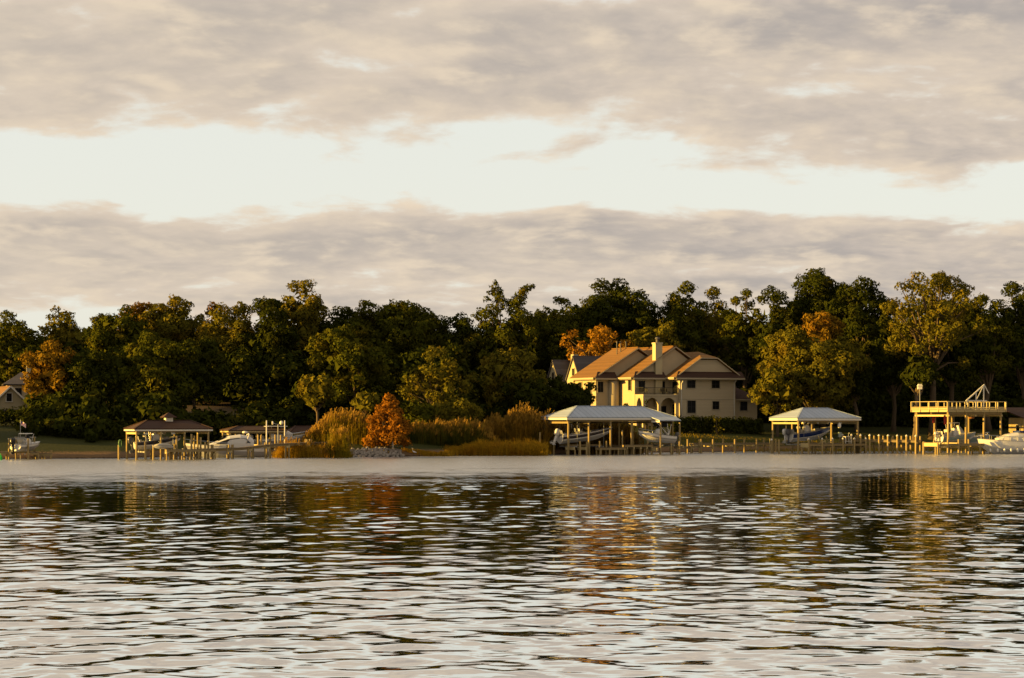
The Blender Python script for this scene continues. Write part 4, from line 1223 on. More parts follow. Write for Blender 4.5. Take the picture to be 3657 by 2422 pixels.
# -------- two-level dock on the right
def two_level_dock():
    p = W(3384, 1462, 304)
    h = thing('two_level_dock', 'two-level timber dock with a railed sun deck over the boat slips', 'dock', (p.x, p.y, 0), R(27))
    zd = 6.25
    Lx, Ly = 10.4, 8.2
    deck_part(h, 0, Lx, 0, Ly, zd, edge=M_timber_new)
    for y in (.5, 4.1, 7.7): long_beam(h, .3, Lx - .3, y, zd - .34, .34)
    for x in (.5, 5.2, 9.9): cross_beam(h, x, .2, Ly - .2, zd - .70, .26)
    for x in (.5, 3.6, 6.8, 9.9):
        for y in (.5, 7.6): pile(h, x, y, zd - .35, .17)
    # railing: posts, caps, rails, kick boards
    def rail(p0, p1, npost, bright):
        P0, P1 = Vector(p0), Vector(p1)
        for i in range(npost + 1):
            q = P0 + (P1 - P0) * i / npost
            m = MB(); m.box(q.x - .07, q.x + .07, q.y - .07, q.y + .07, zd - .3, zd + 1.12); m.build('rail_post', M_timber_new, h)
        for z, hh, ww in ((zd + 1.15, .07, .2), (zd + .36, .10, .06), (zd + .12, .18, .06)):
            m = MB(); m.beam(P0 + Vector((0, 0, z)), P1 + Vector((0, 0, z)), ww, hh); m.build('rail', M_timber_new, h)
    rail((-.02, -.02, 0), (-.02, Ly, 0), 4, True)
    rail((.15, -.02, 0), (Lx, -.02, 0), 7, False)
    rail((Lx, .15, 0), (Lx, Ly, 0), 4, False)
    rail((.15, Ly, 0), (Lx - .15, Ly, 0), 7, False)
    # lower dock
    deck_part(h, -1.6, 6.2, -2.0, -.3, 1.5)
    deck_part(h, 6.25, 7.8, -1.6, 7.5, 1.3)
    for x in (-1.5, .4, 2.2, 4.1, 6.0, 7.6):
        for y in (-1.95, -.35): pile(h, x, y, 2.1 if (y < -1 and x < 2.5) else 1.42, .14)
        cross_beam(h, x, -2.0, -.3, 1.16, .26)
    for x in (-3.2, -1.5, .4):
        m = MB(); m.box(x, x + .12, -1.95, 1.4, 1.1, 1.62); m.build('side_board', M_timber_new, h)
    for (x, y) in ((-3.2, 1.3), (-3.2, -1.9), (-2.3, -.3), (-2.4, 2.2)): pile(h, x, y, 1.75, .14)
    m = MB(); m.box(-3.1, 1.9, -2.05, -1.97, .02, .2); m.box(-3.1, 1.9, 1.3, 1.4, .02, .2); m.build('low_beam', M_timber_new, h)
    # bird house on its pole
    q = W(3285, 1430, 311)
    t = thing('birdhouse', 'white birdhouse on a thin pole at the sun deck corner', 'birdhouse', (q.x, q.y, 6.2))
    m = MB(); m.tube([(0, 0, 0), (0, 0, 3.0)], .045, 8); m.build('pole', M_galv, t)
    m = MB(); m.box(-.3, .3, -.25, .25, 3.0, 3.42); m.build('box', M_whitewood, t)
    m = MB(); m.prism([(-.38, 3.42), (.38, 3.42), (.22, 3.75), (-.22, 3.75)], -.32, .32); m.build('roof', M_whitewood, t)
    # white timber frame standing on the sun deck
    o = h.matrix_basis @ Vector((8.1, 2.0, zd))
    t = thing('timber_frame', 'weathered white timber gallows frame standing on the sun deck', 'timber frame', o, R(10))
    def bar(nm, a, b, wd=.14):
        m = MB(); m.beam(a, b, wd, wd); m.build(nm, M_whitewood, t)
    bar('post', (-.05, 0, 0), (-.05, 0, 3.5)); bar('post', (-1.2, 0, 0), (-1.2, 0, 2.4))
    bar('cross_bar', (-2.7, 0.1, 1.28), (.45, 0.1, 1.28), .2); bar('rafter', (-2.6, -.02, 1.38), (.05, -.02, 3.6), .16)
    bar('brace', (-1.05, .12, 1.5), (-.1, .12, 3.3), .10); bar('strut', (.1, 0, 3.45), (.75, .1, 2.35), .10); bar('drop', (-2.55, .1, 1.2), (-2.5, .1, .7), .09)
    # things hanging under the deck
    for (x, y, sc, wh) in ((1.2, 4.6, 1.0, 'smaller red cloth hanging further in beneath the sun deck'), (.7, 1.3, 1.15, 'larger red cloth hanging by the sun deck corner post')):
        o = h.matrix_basis @ Vector((x, y, zd - .75))
        t = thing('hanging_flag', wh, 'cloth', o, R(27 + 30), 'red cloths under the sun deck')
        m = MB()
        nx, nz = 8, 8
        vs = [(-.55 * sc * (1 - j / nz * .55) + 1.1 * sc * i / nx * (1 - j / nz * .55), .1 * math.sin(i * 1.5 + j * .3), -1.1 * sc * j / nz - .06) for j in range(nz + 1) for i in range(nx + 1)]
        th = [(a, b_ + .02, c_) for a, b_, c_ in vs]
        fs = [(j * (nx + 1) + i, j * (nx + 1) + i + 1, (j + 1) * (nx + 1) + i + 1, (j + 1) * (nx + 1) + i) for j in range(nz) for i in range(nx)]
        m.raw(vs, fs); m.raw(th, fs); m.build('cloth', M_red, t, smooth=True)
        m = MB(); m.box(-.6 * sc, .6 * sc, -.03, .05, -.06, .0); m.build('hanging_bar', M_timber, t)
    o = h.matrix_basis @ Vector((6.0, 2.2, zd - .75))
    t = thing('hanging_basket', 'orange-brown basket hanging beneath the sun deck', 'basket', o)
    m = MB(); m.loft([oval((0, 0, z), r, r, plane='xy') for z, r in ((-.55, .25), (-.45, .42), (-.1, .48), (0, .46))]); m.build('bowl', simple('orange_basket', (.34, .14, .04), .8), t, smooth=True)
    m = MB(); m.tube([(0, 0, -.1), (0, 0, .3)], .02, 6); m.build('rope', M_timber, t)
    # rod rack on the left of the lower dock
    o = h.matrix_basis @ Vector((-2.5, -.9, 1.5))
    t = thing('rod_rack', 'pale timber rack with upright rails on the lower dock corner', 'rack', o, R(15))
    for x in (-.45, .45):
        m = MB(); m.box(x - .05, x + .05, -.05, .05, -.02, 1.25); m.build('upright', M_timber_new, t)
    for z in (.25, 1.2): m = MB(); m.box(-.6, .6, -.08, .08, z, z + .12); m.build('rail', M_timber_new, t)
    for x in (-.32, .05, .38): m = MB(); m.box(x - .045, x + .045, -.14, -.085, .9, 2.0); m.build('holder', M_timber_new, t)
    m = MB(); m.beam((-.45, -.02, .35), (.45, -.02, 1.15), .04, .08); m.build('brace', M_timber_new, t)
    return h
TLD = two_level_dock()

# -------- little hut at the right edge
def hut():
    p = W(3622, 1540, 312)
    h = thing('dock_hut', 'little yellow timber hut with a sloping red-brown roof beside the ivy', 'hut', (p.x, p.y, 0), R(27))
    m = MB(); m.box(0, 3.4, -2.0, 1.2, 1.6, 5.1); m.build('wall', banded('yellow_boards', (.40, .30, .13), (.2, .14, .06), 1, .3, .8, .08, .15), h)
    m = MB(); slab(m, [(-.3, -2.3, 5.15), (3.8, -2.3, 5.15), (3.8, 1.5, 6.6), (-1.6, 1.5, 6.6)], .14); m.build('roof', M_shingle_dk, h)
    window_part(h, 'x', -1.3, -.5, 3.2, 4.1, 0, -1)
    deck_part(h, -.6, 4.0, -2.6, 1.6, 1.6)
    for x in (-.4, 3.6):
        for y in (-2.4, 1.4): pile(h, x, y, 1.55, .14)
    r = np.random.default_rng(5)
    t = thing('ivy_bush', 'dense ivy-green bush between the sun deck and the hut', 'bush', on(3597, 330, -.1))
    cs = np.array([(r.normal() * .7, r.normal() * .6, .6 + 3.2 * r.random()) for _ in range(26)])
    put('foliage', quads_mesh('foliage', leaf_quads(r, cs, np.full(26, .65), 1, 150, .22), LEAF['ivy']), t)
    m = MB(); m.tube([(0, 0, -.3), (.1, 0, 1.5), (0, .1, 3.0)], [.12, .09, .05], 7); m.build('stem', M_bark, t)
hut()

# -------- boat lift with flag at the left edge
def left_lift():
    p = W(32, 1630, 265)
    h = thing('boat_lift', 'four-post boat lift in the shade holding a white boat', 'boat lift', (p.x, p.y, 0), R(12))
    ps = [(0, 0), (1.25, 2.6), (2.2, 0), (3.2, 2.6)]
    for (x, y), t in zip(((0, 0), (.8, 3.0), (2.3, 0), (3.0, 3.0)), (2.55, 2.7, 2.55, 2.75)): pile(h, x, y, t, .11)
    long_beam(h, -.15, 2.45, 0, 2.6, .16, M_galv); long_beam(h, .6, 3.2, 3.0, 2.75, .16, M_galv)
    deck_part(h, -2.6, -.15, -.4, 1.6, .95); deck_part(h, 2.5, 3.6, .2, 4.0, .85)
    for (x, y) in ((-2.4, -.2), (-1.2, -.2), (-.3, 1.4), (3.5, .3)): pile(h, x, y, .9, .11)
    lift_cradle(h, .5, 1.9, .1, 2.9, .75)
    p = W(73, 1570, 268)
    t = thing('flagpole', 'slim pole flying a small striped flag beside the shaded lift', 'flagpole', (p.x, p.y, 0))
    m = MB(); m.tube([(0, 0, -1.5), (0, 0, 4.85)], .04, 8); m.build('pole', M_galv, t)
    M_flag = bpy.data.materials.new('striped_flag'); M_flag.use_nodes = True
    f = NT(M_flag.node_tree); bs = f.add('ShaderNodeBsdfPrincipled'); o = f.add('ShaderNodeOutputMaterial'); f.link(bs.outputs[0], o.inputs[0])
    tcn = f.add('ShaderNodeTexCoord'); s = f.add('ShaderNodeSeparateXYZ'); f.link(tcn.outputs['UV'], s.inputs[0])
    st = f.m('GREATER_THAN', f.m('FRACT', f.m('MULTIPLY', s.outputs[1], 6.5)), 0.5)
    c = f.mix(st, (.62, .58, .54), (.42, .03, .03))
    can = f.m('MULTIPLY', f.m('LESS_THAN', s.outputs[0], .4), f.m('GREATER_THAN', s.outputs[1], .46))
    f.link(f.mix(can, c, (.02, .03, .12)), bs.inputs['Base Color'])
    def flag(nm, w_, hh, z, droop):
        n, k = 10, 6
        vs = []; uv = []
        for j in range(k + 1):
            for i in range(n + 1):
                a = i / n
                vs.append((.05 + a * w_, .07 * math.sin(a * 7) * a, z - j / k * hh - droop * a * a)); uv.append((a, 1 - j / k))
        fs = [(j * (n + 1) + i, j * (n + 1) + i + 1, (j + 1) * (n + 1) + i + 1, (j + 1) * (n + 1) + i) for j in range(k) for i in range(n)]
        me = bpy.data.meshes.new(nm); me.from_pydata(vs, [], fs); ul = me.uv_layers.new(name='uv')
        for lp in me.loops: ul.data[lp.index].uv = uv[lp.vertex_index]
        me.materials.append(M_flag)
        put(nm, me, t)
    flag('flag', .62, .5, 4.65, .35)
    # green buoy at the very edge
    p = W(2, 1634, 262)
    t = thing('channel_marker', 'bright green channel marker buoy by the shaded dock', 'buoy', (p.x, p.y, 0))
    M_green = simple('bright_green_plastic', (.02, .62, .05), .5, .05)
    m = MB(); m.loft([oval((0, 0, z), r, r, plane='xy', n=14) for z, r in ((-.3, .12), (-.1, .22), (.15, .23), (.45, .17), (.6, .06))]); m.build('float', M_green, t, smooth=True)
    m = MB(); m.tube([(0, 0, .58), (0, 0, .78)], .04, 8); m.build('top_ring', M_green, t)
    # low dock posts to the right
    p = W(135, 1630, 268)
    t = thing('dock', 'low shaded dock with short posts right of the four-post lift', 'dock', (p.x, p.y, 0), R(8))
    deck_part(t, -.3, 1.7, -.5, .7, .7)
    for (x, y, tp) in ((-.2, -.4, 1.0), (.5, .6, 1.1), (.9, -.4, 1.0), (1.6, -.4, 1.1), (1.6, .6, 1.1)): pile(t, x, y, tp, .09)
left_lift()
# ---------------------------------------------------------------- boats
M_gel = simple('white_gelcoat', (0.66, 0.65, 0.62), 0.25, 0.05, 1.5, 0, 0.5)
M_gel_grey_and_shade = simple('grey_gelcoat_and_hull_shade', (0.40, 0.38, 0.38), 0.3, 0.06, 1.5, 0, 0.5)  # rub rails and grey sides; also the shade painted on the cruiser's hull
M_navy = simple('navy_gelcoat', (0.012, 0.018, 0.045), 0.2, 0.05, 1.5, 0, 0.5)
M_blue = simple('royal_blue_gelcoat', (0.012, 0.035, 0.16), 0.2, 0.05, 1.5, 0, 0.5)
M_umber = simple('dark_brown_gelcoat', (0.05, 0.035, 0.035), 0.25, 0.05, 1.5, 0, 0.5)
M_teal = simple('pale_teal_gelcoat', (0.30, 0.42, 0.44), 0.3, 0.05, 1.5, 0, 0.5)
M_vinyl = simple('white_vinyl', (0.60, 0.57, 0.50), 0.5, 0.08, 3)
M_canvas_k = simple('black_canvas', (0.012, 0.012, 0.014), 0.85, 0.2, 3)
M_canvas_b = simple('blue_canvas', (0.015, 0.04, 0.22), 0.8, 0.15, 3)
M_chrome = simple('polished_rail', (0.60, 0.60, 0.60), 0.2, 0.03, 2, 0, 0.5, metallic=1.0)
M_acryl = simple('smoked_acrylic', (0.03, 0.03, 0.035), 0.08, 0.05, 2, 0, 0.5)
M_engine = simple('engine_grey', (0.12, 0.12, 0.13), 0.3, 0.05)

def stations(L, B, s0, s1, n=18, dead=.42, full=2.4, rake=.16):
    """x, half beam, sheer, chine and keel heights from transom to bow"""
    out = []
    for i in range(n + 1):
        t = i / n
        hb = B / 2 * (0.92 + .08 * min(1, t / .3)) * (1 - max(0, (t - .42) / .58) ** full) + .015
        sh = s0 + (s1 - s0) * t ** 1.7
        kz = 0.0 if t < .55 else (t - .55) ** 2 / .2025 * s1 * .62
        cz = dead * s0 + (s1 * .72 - dead * s0) * max(0, (t - .25) / .75) ** 2
        out.append((L * t, hb, sh, cz, kz, max(0, t - .5) * 2))
    return out, rake

def hull(t, L, B, s0, s1, mat, band=None, name='hull', zb=(.42, .86), deck=None, rake=.16, **kw):
    st, rk = stations(L, B, s0, s1, rake=rake, **kw)
    b = MB(); rings = []
    for x, hb, sh, cz, kz, q in st:
        dx = lambda z: -rk * L * .5 * q * q * (1 - z / s1)
        rings.append([(x + dx(kz), 0, kz), (x + dx(cz), hb * .80, cz), (x + dx((cz + sh) / 2), hb * .95, (cz + sh) / 2), (x, hb, sh),
                      (x, hb - .10 if hb > .14 else hb * .3, sh + .035), (x, 0, sh - .02),
                      (x, -(hb - .10 if hb > .14 else hb * .3), sh + .035), (x, -hb, sh), (x + dx((cz + sh) / 2), -hb * .95, (cz + sh) / 2), (x + dx(cz), -hb * .80, cz)])
    b.loft(rings)
    ho = b.build(name, mat, t)
    if band:
        for sgn in (-1, 1):
            m = MB(); v = []
            for x, hb, sh, cz, kz, q in st:
                dx = lambda z: -rk * L * .5 * q * q * (1 - z / s1)
                def at(f):
                    z = cz + (sh - cz) * f
                    if f < .5: w_ = .80 + (.15) * f / .5
                    else: w_ = .95 + .05 * (f - .5) / .5
                    return (x + dx(z), sgn * (hb * w_ + .018), z)
                v.append((at(zb[0]), at(.5 * (zb[0] + zb[1])), at(zb[1])))
            vs = [p for r_ in v for p in r_]
            fs = [(i * 3 + k, i * 3 + k + 1, i * 3 + 4 + k, i * 3 + 3 + k) for i in range(len(v) - 1) for k in (0, 1)]
            m.raw(vs, fs); m.build('hull_band', band, ho)
    m = MB(); 
    for sgn in (-1, 1): m.tube([(x, sgn * (hb + .01), sh) for x, hb, sh, cz, kz, q in st], .035, 6)
    m.build('rub_rail', M_engine if mat is M_gel_grey_and_shade else M_gel_grey_and_shade, ho)
    return ho

def outboard(t, x, y, z, mat=M_engine, tilt=0.0, s=1.0):
    o = bpy.data.objects.new('outboard_motor', None); col.objects.link(o); o.parent = t; o.location = (x, y, z); o.rotation_euler = (0, tilt, 0)
    b = MB(); b.loft([oval((-.28 * s, 0, z_ * s), ax * s, ay * s, 3.0, plane='xy') for z_, ax, ay in ((.12, .22, .17), (.2, .33, .23), (.55, .36, .25), (.8, .31, .22), (.9, .18, .13))]); b.build('cowling', mat, o, smooth=True)
    b = MB(); b.loft([oval((-.22 * s, 0, z_ * s), ax * s, ay * s, 2.5, plane='xy') for z_, ax, ay in ((.12, .18, .12), (-.3, .15, .08), (-.75, .13, .055), (-1.0, .16, .05))]); b.build('midsection', mat, o, smooth=True)
    b = MB(); b.tube([(-.6 * s, 0, -.85 * s), (-.45 * s, 0, -.85 * s), (-.05 * s, 0, -.85 * s), (.1 * s, 0, -.85 * s)], [.05 * s, .09 * s, .08 * s, .02 * s], 8); b.box(-.5 * s, .0, -.16 * s, .16 * s, -.66 * s, -.63 * s); b.build('gearcase', mat, o, smooth=False)
    b = MB()
    for k in range(3):
        a = k * 2.094
        b.beam((-.62 * s, math.cos(a) * .05, -.85 * s + math.sin(a) * .05), (-.64 * s, math.cos(a) * .2 * s, -.85 * s + math.sin(a) * .2 * s), .03, .13 * s, up=(1, .4, 0))
    b.build('propeller', M_galv, o)
    return o

def console(t, x, z, h=1.15, mat=M_gel):
    b = MB(); b.loft([oval((x + dx, 0, z + zz), ax, .42, 4, plane='xy') for zz, ax, dx in ((0, .55, 0), (h * .7, .5, -.03), (h, .32, -.12))]); o = b.build('console', mat, t, smooth=False)
    b = MB(); slab(b, [(x + .30, -.40, z + h * .75), (x + .30, .40, z + h * .75), (x - .02, .34, z + h + .42), (x - .02, -.34, z + h + .42)], .02); b.build('windscreen', M_acryl, o)
    b = MB(); b.tube([(x - .5, .18, z + h * .8), (x - .55, 0, z + h * .9), (x - .5, -.18, z + h * .8)], .02, 6); b.build('wheel', M_blk, o)
def seat(t, x, y, z, w_=.5, d=.45, h=.45, mat=M_vinyl, back=True):
    b = MB(); b.loft([oval((x, y, z + zz), d / 2 * k, w_ / 2 * k, 5, plane='xy') for zz, k in ((0, .9), (h, 1.0), (h + .06, .92))]); o = b.build('seat', mat, t)
    if back: b = MB(); b.loft([oval((x - d / 2 + dx, y, z + zz), .07, w_ / 2 * k, 4, plane='xy') for zz, k, dx in ((h, .9, 0), (h + .4, 1.0, -.06), (h + .5, .8, -.07))]); b.build('seat_back', mat, o)
def ttop(t, x, z, h, L_=1.9, B_=1.5, top=M_gel, leg=M_chrome, curve=.0):
    b = MB(); b.loft([oval((x, 0, z + h + zz), L_ / 2 * k, B_ / 2 * k, 5, plane='xy') for zz, k in ((0, .97), (.05, 1.0), (.10, .93))]); o = b.build('t_top', top, t)
    for sx, dx in ((-.55, -.1), (.5, .35)):
        for sy in (-.5, .5):
            b = MB(); b.tube([(x + sx, sy, z), (x + sx + dx * .3, sy * 1.05, z + h * .5), (x + sx + dx * (1 + curve), sy * 1.1, z + h)], .03, 6); b.build('support', leg, o)
def bow_rail(t, L, B, s0, s1, t0=.55, h=.4, mat=M_chrome, n=18):
    st, rk = stations(L, B, s0, s1)
    pts = [p for p in st if p[0] / L >= t0]
    b = MB()
    for sg in (-1, 1):
        b.tube([(x - .05, sg * max(hb - .12, .03), sh + h) for x, hb, sh, *_ in pts], .028, 6)
        for x, hb, sh, *_ in pts[::2]: b.tube([(x - .05, sg * max(hb - .12, .03), sh), (x - .05, sg * max(hb - .12, .03), sh + h)], .02, 6)
    b.build('bow_rail', mat, t)

def at_local(h, x, y, z): return h.matrix_basis @ Vector((x, y, z))

# navy centre console in the cupola boathouse
b1 = thing('motorboat', 'navy-sided white centre console boat lifted inside the cupola boathouse', 'boat', at_local(BH1, .75, 2.5, 1.15), R(20), rot=(0, R(-3), R(25)))
hull(b1, 5.9, 2.2, .95, 1.45, M_gel, M_navy, zb=(.28, .92))
console(b1, 2.7, .85, 1.2); seat(b1, 1.5, 0, .85, .9, .5, .55); seat(b1, .6, 0, .85, 1.3, .4, .35); seat(b1, 3.9, 0, 1.0, .9, .5, .35, back=False)
ttop(b1, 2.6, 1.0, 1.25, 1.6, 1.4, M_vinyl); outboard(b1, -.12, 0, .75, M_engine, R(-8), 1.05)

# jet ski on the pier
q = at_local(BH1, 4.6, -.75, 1.27)
js = thing('jet_ski', 'white jet ski parked on the pier in front of the navy boat', 'jet ski', q, R(200))
hull(js, 2.5, .9, .32, .42, M_gel, M_gel_grey_and_shade, full=2.0, zb=(.1, .5))
b = MB(); b.loft([oval((x, 0, z), .26 * k, .20 * k2, 3) for x, z, k, k2 in ((.15, .42, .7, .5), (.6, .52, .8, .8), (1.2, .58, .8, .9), (1.7, .52, .75, 1.0), (2.3, .42, .4, .4))]); b.build('seat', M_vinyl, js, smooth=True)
b = MB(); b.tube([(1.5, -.35, 1.05), (1.62, 0, 1.0), (1.5, .35, 1.05)], .03, 6); b.tube([(1.6, 0, .8), (1.62, 0, 1.0)], .06, 6); b.build('handlebar', M_blk, js)

# small skiff alongside
q = W(690, 1612, 270)
sk = thing('skiff', 'small white skiff tied behind the pier pilings', 'boat', (q.x, q.y, .55), R(192))
hull(sk, 3.4, 1.5, .55, .75, M_gel, None); seat(sk, 1.2, 0, .45, 1.1, .35, .2, M_vinyl, False); seat(sk, 2.1, 0, .45, 1.0, .35, .2, M_vinyl, False)

# express cruiser
q = W(955, 1632, 281)
cr = thing('cabin_cruiser', 'white express cruiser with a low curved cabin moored beyond the pier', 'boat', (q.x, q.y, -.42), R(180 + 14))
hull(cr, 10.6, 3.3, 1.55, 2.25, M_gel, M_gel_grey_and_shade, zb=(.0, .55), full=2.8)  # grey lower band paints shade onto the side of the white hull
def cabin(t, ring, mat, nm): b = MB(); b.loft(ring); return b.build(nm, mat, t, smooth=False)
co = cabin(cr, [oval((x, 0, z), a, hgt, 3.2, 20) for x, z, a, hgt in ((1.9, 2.0, 1.2, .75), (2.4, 2.15, 1.35, 1.05), (3.6, 2.25, 1.35, 1.12), (5.0, 2.2, 1.3, 1.0), (6.3, 2.0, 1.15, .62), (7.6, 1.9, .85, .25))], M_gel, 'cabin')
b = MB()
for sg in (-1, 1):
    pts = [(2.3, 2.25), (6.9, 2.12), (6.2, 2.45), (5.2, 2.78), (4.0, 2.92), (2.9, 2.85)]
    b.raw([(x, sg * (1.37 - max(0, x - 4.6) * .07 - max(0, z - 2.5) * .22), z) for x, z in pts], [tuple(range(len(pts)))])
b.build('side_window', M_acryl, co)
b = MB(); slab(b, [(7.0, -.75, 2.25), (7.0, .75, 2.25), (5.5, .85, 3.05), (5.5, -.85, 3.05)], .03); b.build('windscreen', M_acryl, co)
b = MB(); b.tube([(2.9, -1.3, 2.3), (2.5, -1.15, 3.3), (2.45, 0, 3.5), (2.5, 1.15, 3.3), (2.9, 1.3, 2.3)], .09, 8); ar = b.build('radar_arch', M_gel, cr, smooth=True)
b = MB(); b.loft([oval((2.9, 0, z), r, r, plane='xy') for z, r in ((3.5, .2), (3.55, .36), (3.72, .36), (3.8, .2))]); b.build('radar_dome', M_lamp, ar, smooth=True)
bow_rail(cr, 10.6, 3.3, 1.55, 2.25, .5, .5)
b = MB(); b.box(-.7, .05, -1.4, 1.4, .45, .55); b.build('swim_platform', M_gel, cr)
seat(cr, .8, 0, 1.45, 2.0, .5, .35)

# flybridge fishing boat on the pole lift
q = W(905, 1592, 291)
fb = thing('sport_boat', 'white boat with a hard top held in the tall-poled lift', 'boat', (q.x, q.y, 1.15), R(14))
hull(fb, 7.6, 2.5, 1.05, 1.75, M_gel, M_gel_grey_and_shade, zb=(.05, .6))
co = cabin(fb, [oval((x, 0, z), a, hgt, 3.5, 18) for x, z, a, hgt in ((2.2, 1.5, .9, .45), (2.7, 1.7, 1.0, .75), (4.2, 1.7, .95, .72), (5.2, 1.6, .7, .3))], M_gel, 'cabin')
b = MB()
for sg in (-1, 1): b.raw([(2.6, sg * 1.02, 1.7), (4.3, sg * .97, 1.7), (4.1, sg * .93, 2.15), (2.8, sg * .98, 2.15)], [(0, 1, 2, 3)])
b.build('side_window', M_acryl, co)
ttop(fb, 3.0, 2.0, .75, 3.2, 1.9, M_gel); seat(fb, 1.2, 0, 1.0, 1.2, .5, .5); bow_rail(fb, 7.6, 2.5, 1.05, 1.75); outboard(fb, -.12, -.3, .85, M_gel, 0, .95); outboard(fb, -.12, .35, .85, M_gel, 0, .95)

# small white tender with an outboard under the low brown roof
q = W(985, 1618, 281)
td = thing('tender', 'little grey-sided tender floating at the foot of the boat lift', 'boat', (q.x, q.y, -.12), R(10))
hull(td, 3.6, 1.5, .62, .85, M_gel, M_gel_grey_and_shade, zb=(.1, .7)); seat(td, 1.3, 0, .5, 1.0, .35, .2, M_vinyl, False); outboard(td, -.05, 0, .55, M_engine, 0, .6)

# bowrider in the long boathouse
b5 = thing('motorboat', 'white bowrider with a dark brown side lifted in the long boathouse', 'boat', at_local(BH3, .7, 3.4, 1.45), rot=(0, R(-5.5), R(27)))
hull(b5, 8.6, 2.6, 1.15, 1.55, M_gel, M_umber, zb=(.25, .80), full=2.2)
seat(b5, .45, 0, 1.05, 2.0, .7, .35); seat(b5, 3.2, -.6, .95, .5, .5, .45); seat(b5, 3.2, .6, .95, .5, .5, .45)
b = MB(); slab(b, [(4.7, -1.0, 1.3), (4.7, 1.0, 1.3), (4.1, .85, 1.95), (4.1, -.85, 1.95)], .02); b.build('windscreen', M_acryl, b5)
b = MB(); b.loft([oval((2.6, 0, 2.75 + zz), 1.3 * k, 1.15 * k, 4, plane='xy') for zz, k in ((0, .95), (.1, 1.0), (.2, .8))]); bt = b.build('bimini', M_canvas_k, b5, smooth=True)
for x in (1.4, 2.6, 3.8):
    for y in (-1.1, 1.1): b = MB(); b.tube([(2.8, y, 1.2), (x, y, 2.78)], .02, 6); b.build('support', M_chrome, bt)
outboard(b5, -.2, 0, .95, M_gel, R(30), 1.25)

# white boat with black canvas under the porch roof
b6 = thing('motorboat', 'white boat with a black canvas top lifted under the porch roof', 'boat', at_local(BH3, 16.6, -.9, 1.5), rot=(0, R(-4), R(27 + 168)))
hull(b6, 5.4, 2.2, 1.0, 1.45, M_gel, M_gel_grey_and_shade, zb=(.1, .35))
console(b6, 2.5, .9, 1.0); seat(b6, 1.2, 0, .9, 1.2, .5, .4); bow_rail(b6, 5.4, 2.2, 1.0, 1.45, .55, .3)
b = MB(); b.loft([oval((2.2, 0, 2.7 + zz), 1.0 * k, .95 * k, 4, plane='xy') for zz, k in ((-.5, .8), (0, 1.0), (.14, .9))]); bt = b.build('canvas_top', M_canvas_k, b6, smooth=True)
for x in (.9, 1.5, 3.0):
    for y in (-.85, .85): b = MB(); b.tube([(1.2, y, 1.1), (x, y, 2.7)], .045, 6); b.build('support', M_gel, bt)
outboard(b6, -.12, 0, .8, M_engine, 0, .9)

# blue boat
for o_ in list(scene.objects):
    if o_.get('label', '').startswith('pale metal-roofed boathouse sheltering'): BH4 = o_
b7 = thing('motorboat', 'royal blue centre console boat with curved T-top pipes lifted under a pale roof', 'boat', at_local(BH4, 1.1, 3.6, 1.6), rot=(0, R(-4), R(27)))
hull(b7, 7.2, 2.4, 1.15, 1.75, M_gel, M_blue, zb=(.15, .92), full=2.4)
console(b7, 3.1, 1.05, 1.2); seat(b7, 2.0, 0, 1.05, .9, .5, .6); seat(b7, .6, 0, 1.05, 1.5, .4, .3); seat(b7, 4.8, 0, 1.25, .9, .5, .35, back=False)
ttop(b7, 2.9, 1.15, 1.75, 2.0, 1.6, M_gel, M_gel, .4)
outboard(b7, -.15, -.4, .95, M_engine, R(4), 1.1); outboard(b7, -.15, .4, .95, M_gel, R(4), 1.1)

# boats at the two-level dock
b8 = thing('motorboat', 'white centre console with a curved hard top under the sun deck', 'boat', at_local(TLD, .6, 2.7, 1.35), rot=(0, R(-2), R(27)))
hull(b8, 6.6, 2.3, 1.05, 1.5, M_gel, M_teal, zb=(.1, .9))
console(b8, 2.9, .95, 1.2); seat(b8, 1.7, 0, .95, 1.0, .6, .6); seat(b8, .5, 0, .95, 1.4, .5, .4); ttop(b8, 2.4, 1.0, 1.9, 2.0, 1.5, M_gel, M_gel, .2)
outboard(b8, -.12, 0, .85, M_gel, R(4), 1.05)
b10 = thing('motorboat', 'white boat with a swept pylon and teal side beyond the sun deck posts', 'boat', at_local(TLD, 4.6, 5.4, .9), rot=(0, R(-1), R(24)))
hull(b10, 7.0, 2.4, 1.2, 1.7, M_gel, M_teal, zb=(.1, .9))
b = MB(); b.loft([oval((x, 0, z), a, hgt, 3, 14, 'xy') for x, z, a, hgt in ((2.2, 1.2, .8, .8), (1.9, 2.0, .55, .6), (1.6, 2.8, .3, .4), (1.5, 3.1, .12, .2))]); b.build('pylon', M_gel, b10, smooth=True)
seat(b10, .7, 0, 1.1, 1.4, .5, .4); outboard(b10, -.12, 0, .9, M_engine, 0, 1.0); bow_rail(b10, 7.0, 2.4, 1.2, 1.7, .6, .3)

q = W(3700, 1613, 306)
b9 = thing('cabin_cruiser', 'big white railed cruiser with blue canvas moored beside the hut', 'boat', (q.x, q.y, -.35), R(180 + 8))
hull(b9, 8.6, 3.0, 2.1, 2.5, M_gel, None, full=3.4)
co = cabin(b9, [oval((x, 0, z), a, hgt, 4, 18) for x, z, a, hgt in ((.8, 2.5, 1.3, .9), (3.0, 2.5, 1.3, .9), (4.4, 2.4, 1.2, .75), (5.8, 2.3, .9, .3))], M_gel, 'cabin')
b = MB(); b.box(.6, 2.9, -1.35, 1.35, 3.38, 3.62); b.build('canvas', M_canvas_b, co)
b = MB(); b.box(1.2, 2.2, -1.40, -1.315, 1.9, 3.1); b.box(1.2, 2.2, 1.315, 1.40, 1.9, 3.1); b.build('companionway_shade', M_opening_shade, co)  # dark panels paint the shade inside the cabin's side opening
bow_rail(b9, 8.6, 3.0, 2.1, 2.5, .15, .6); 
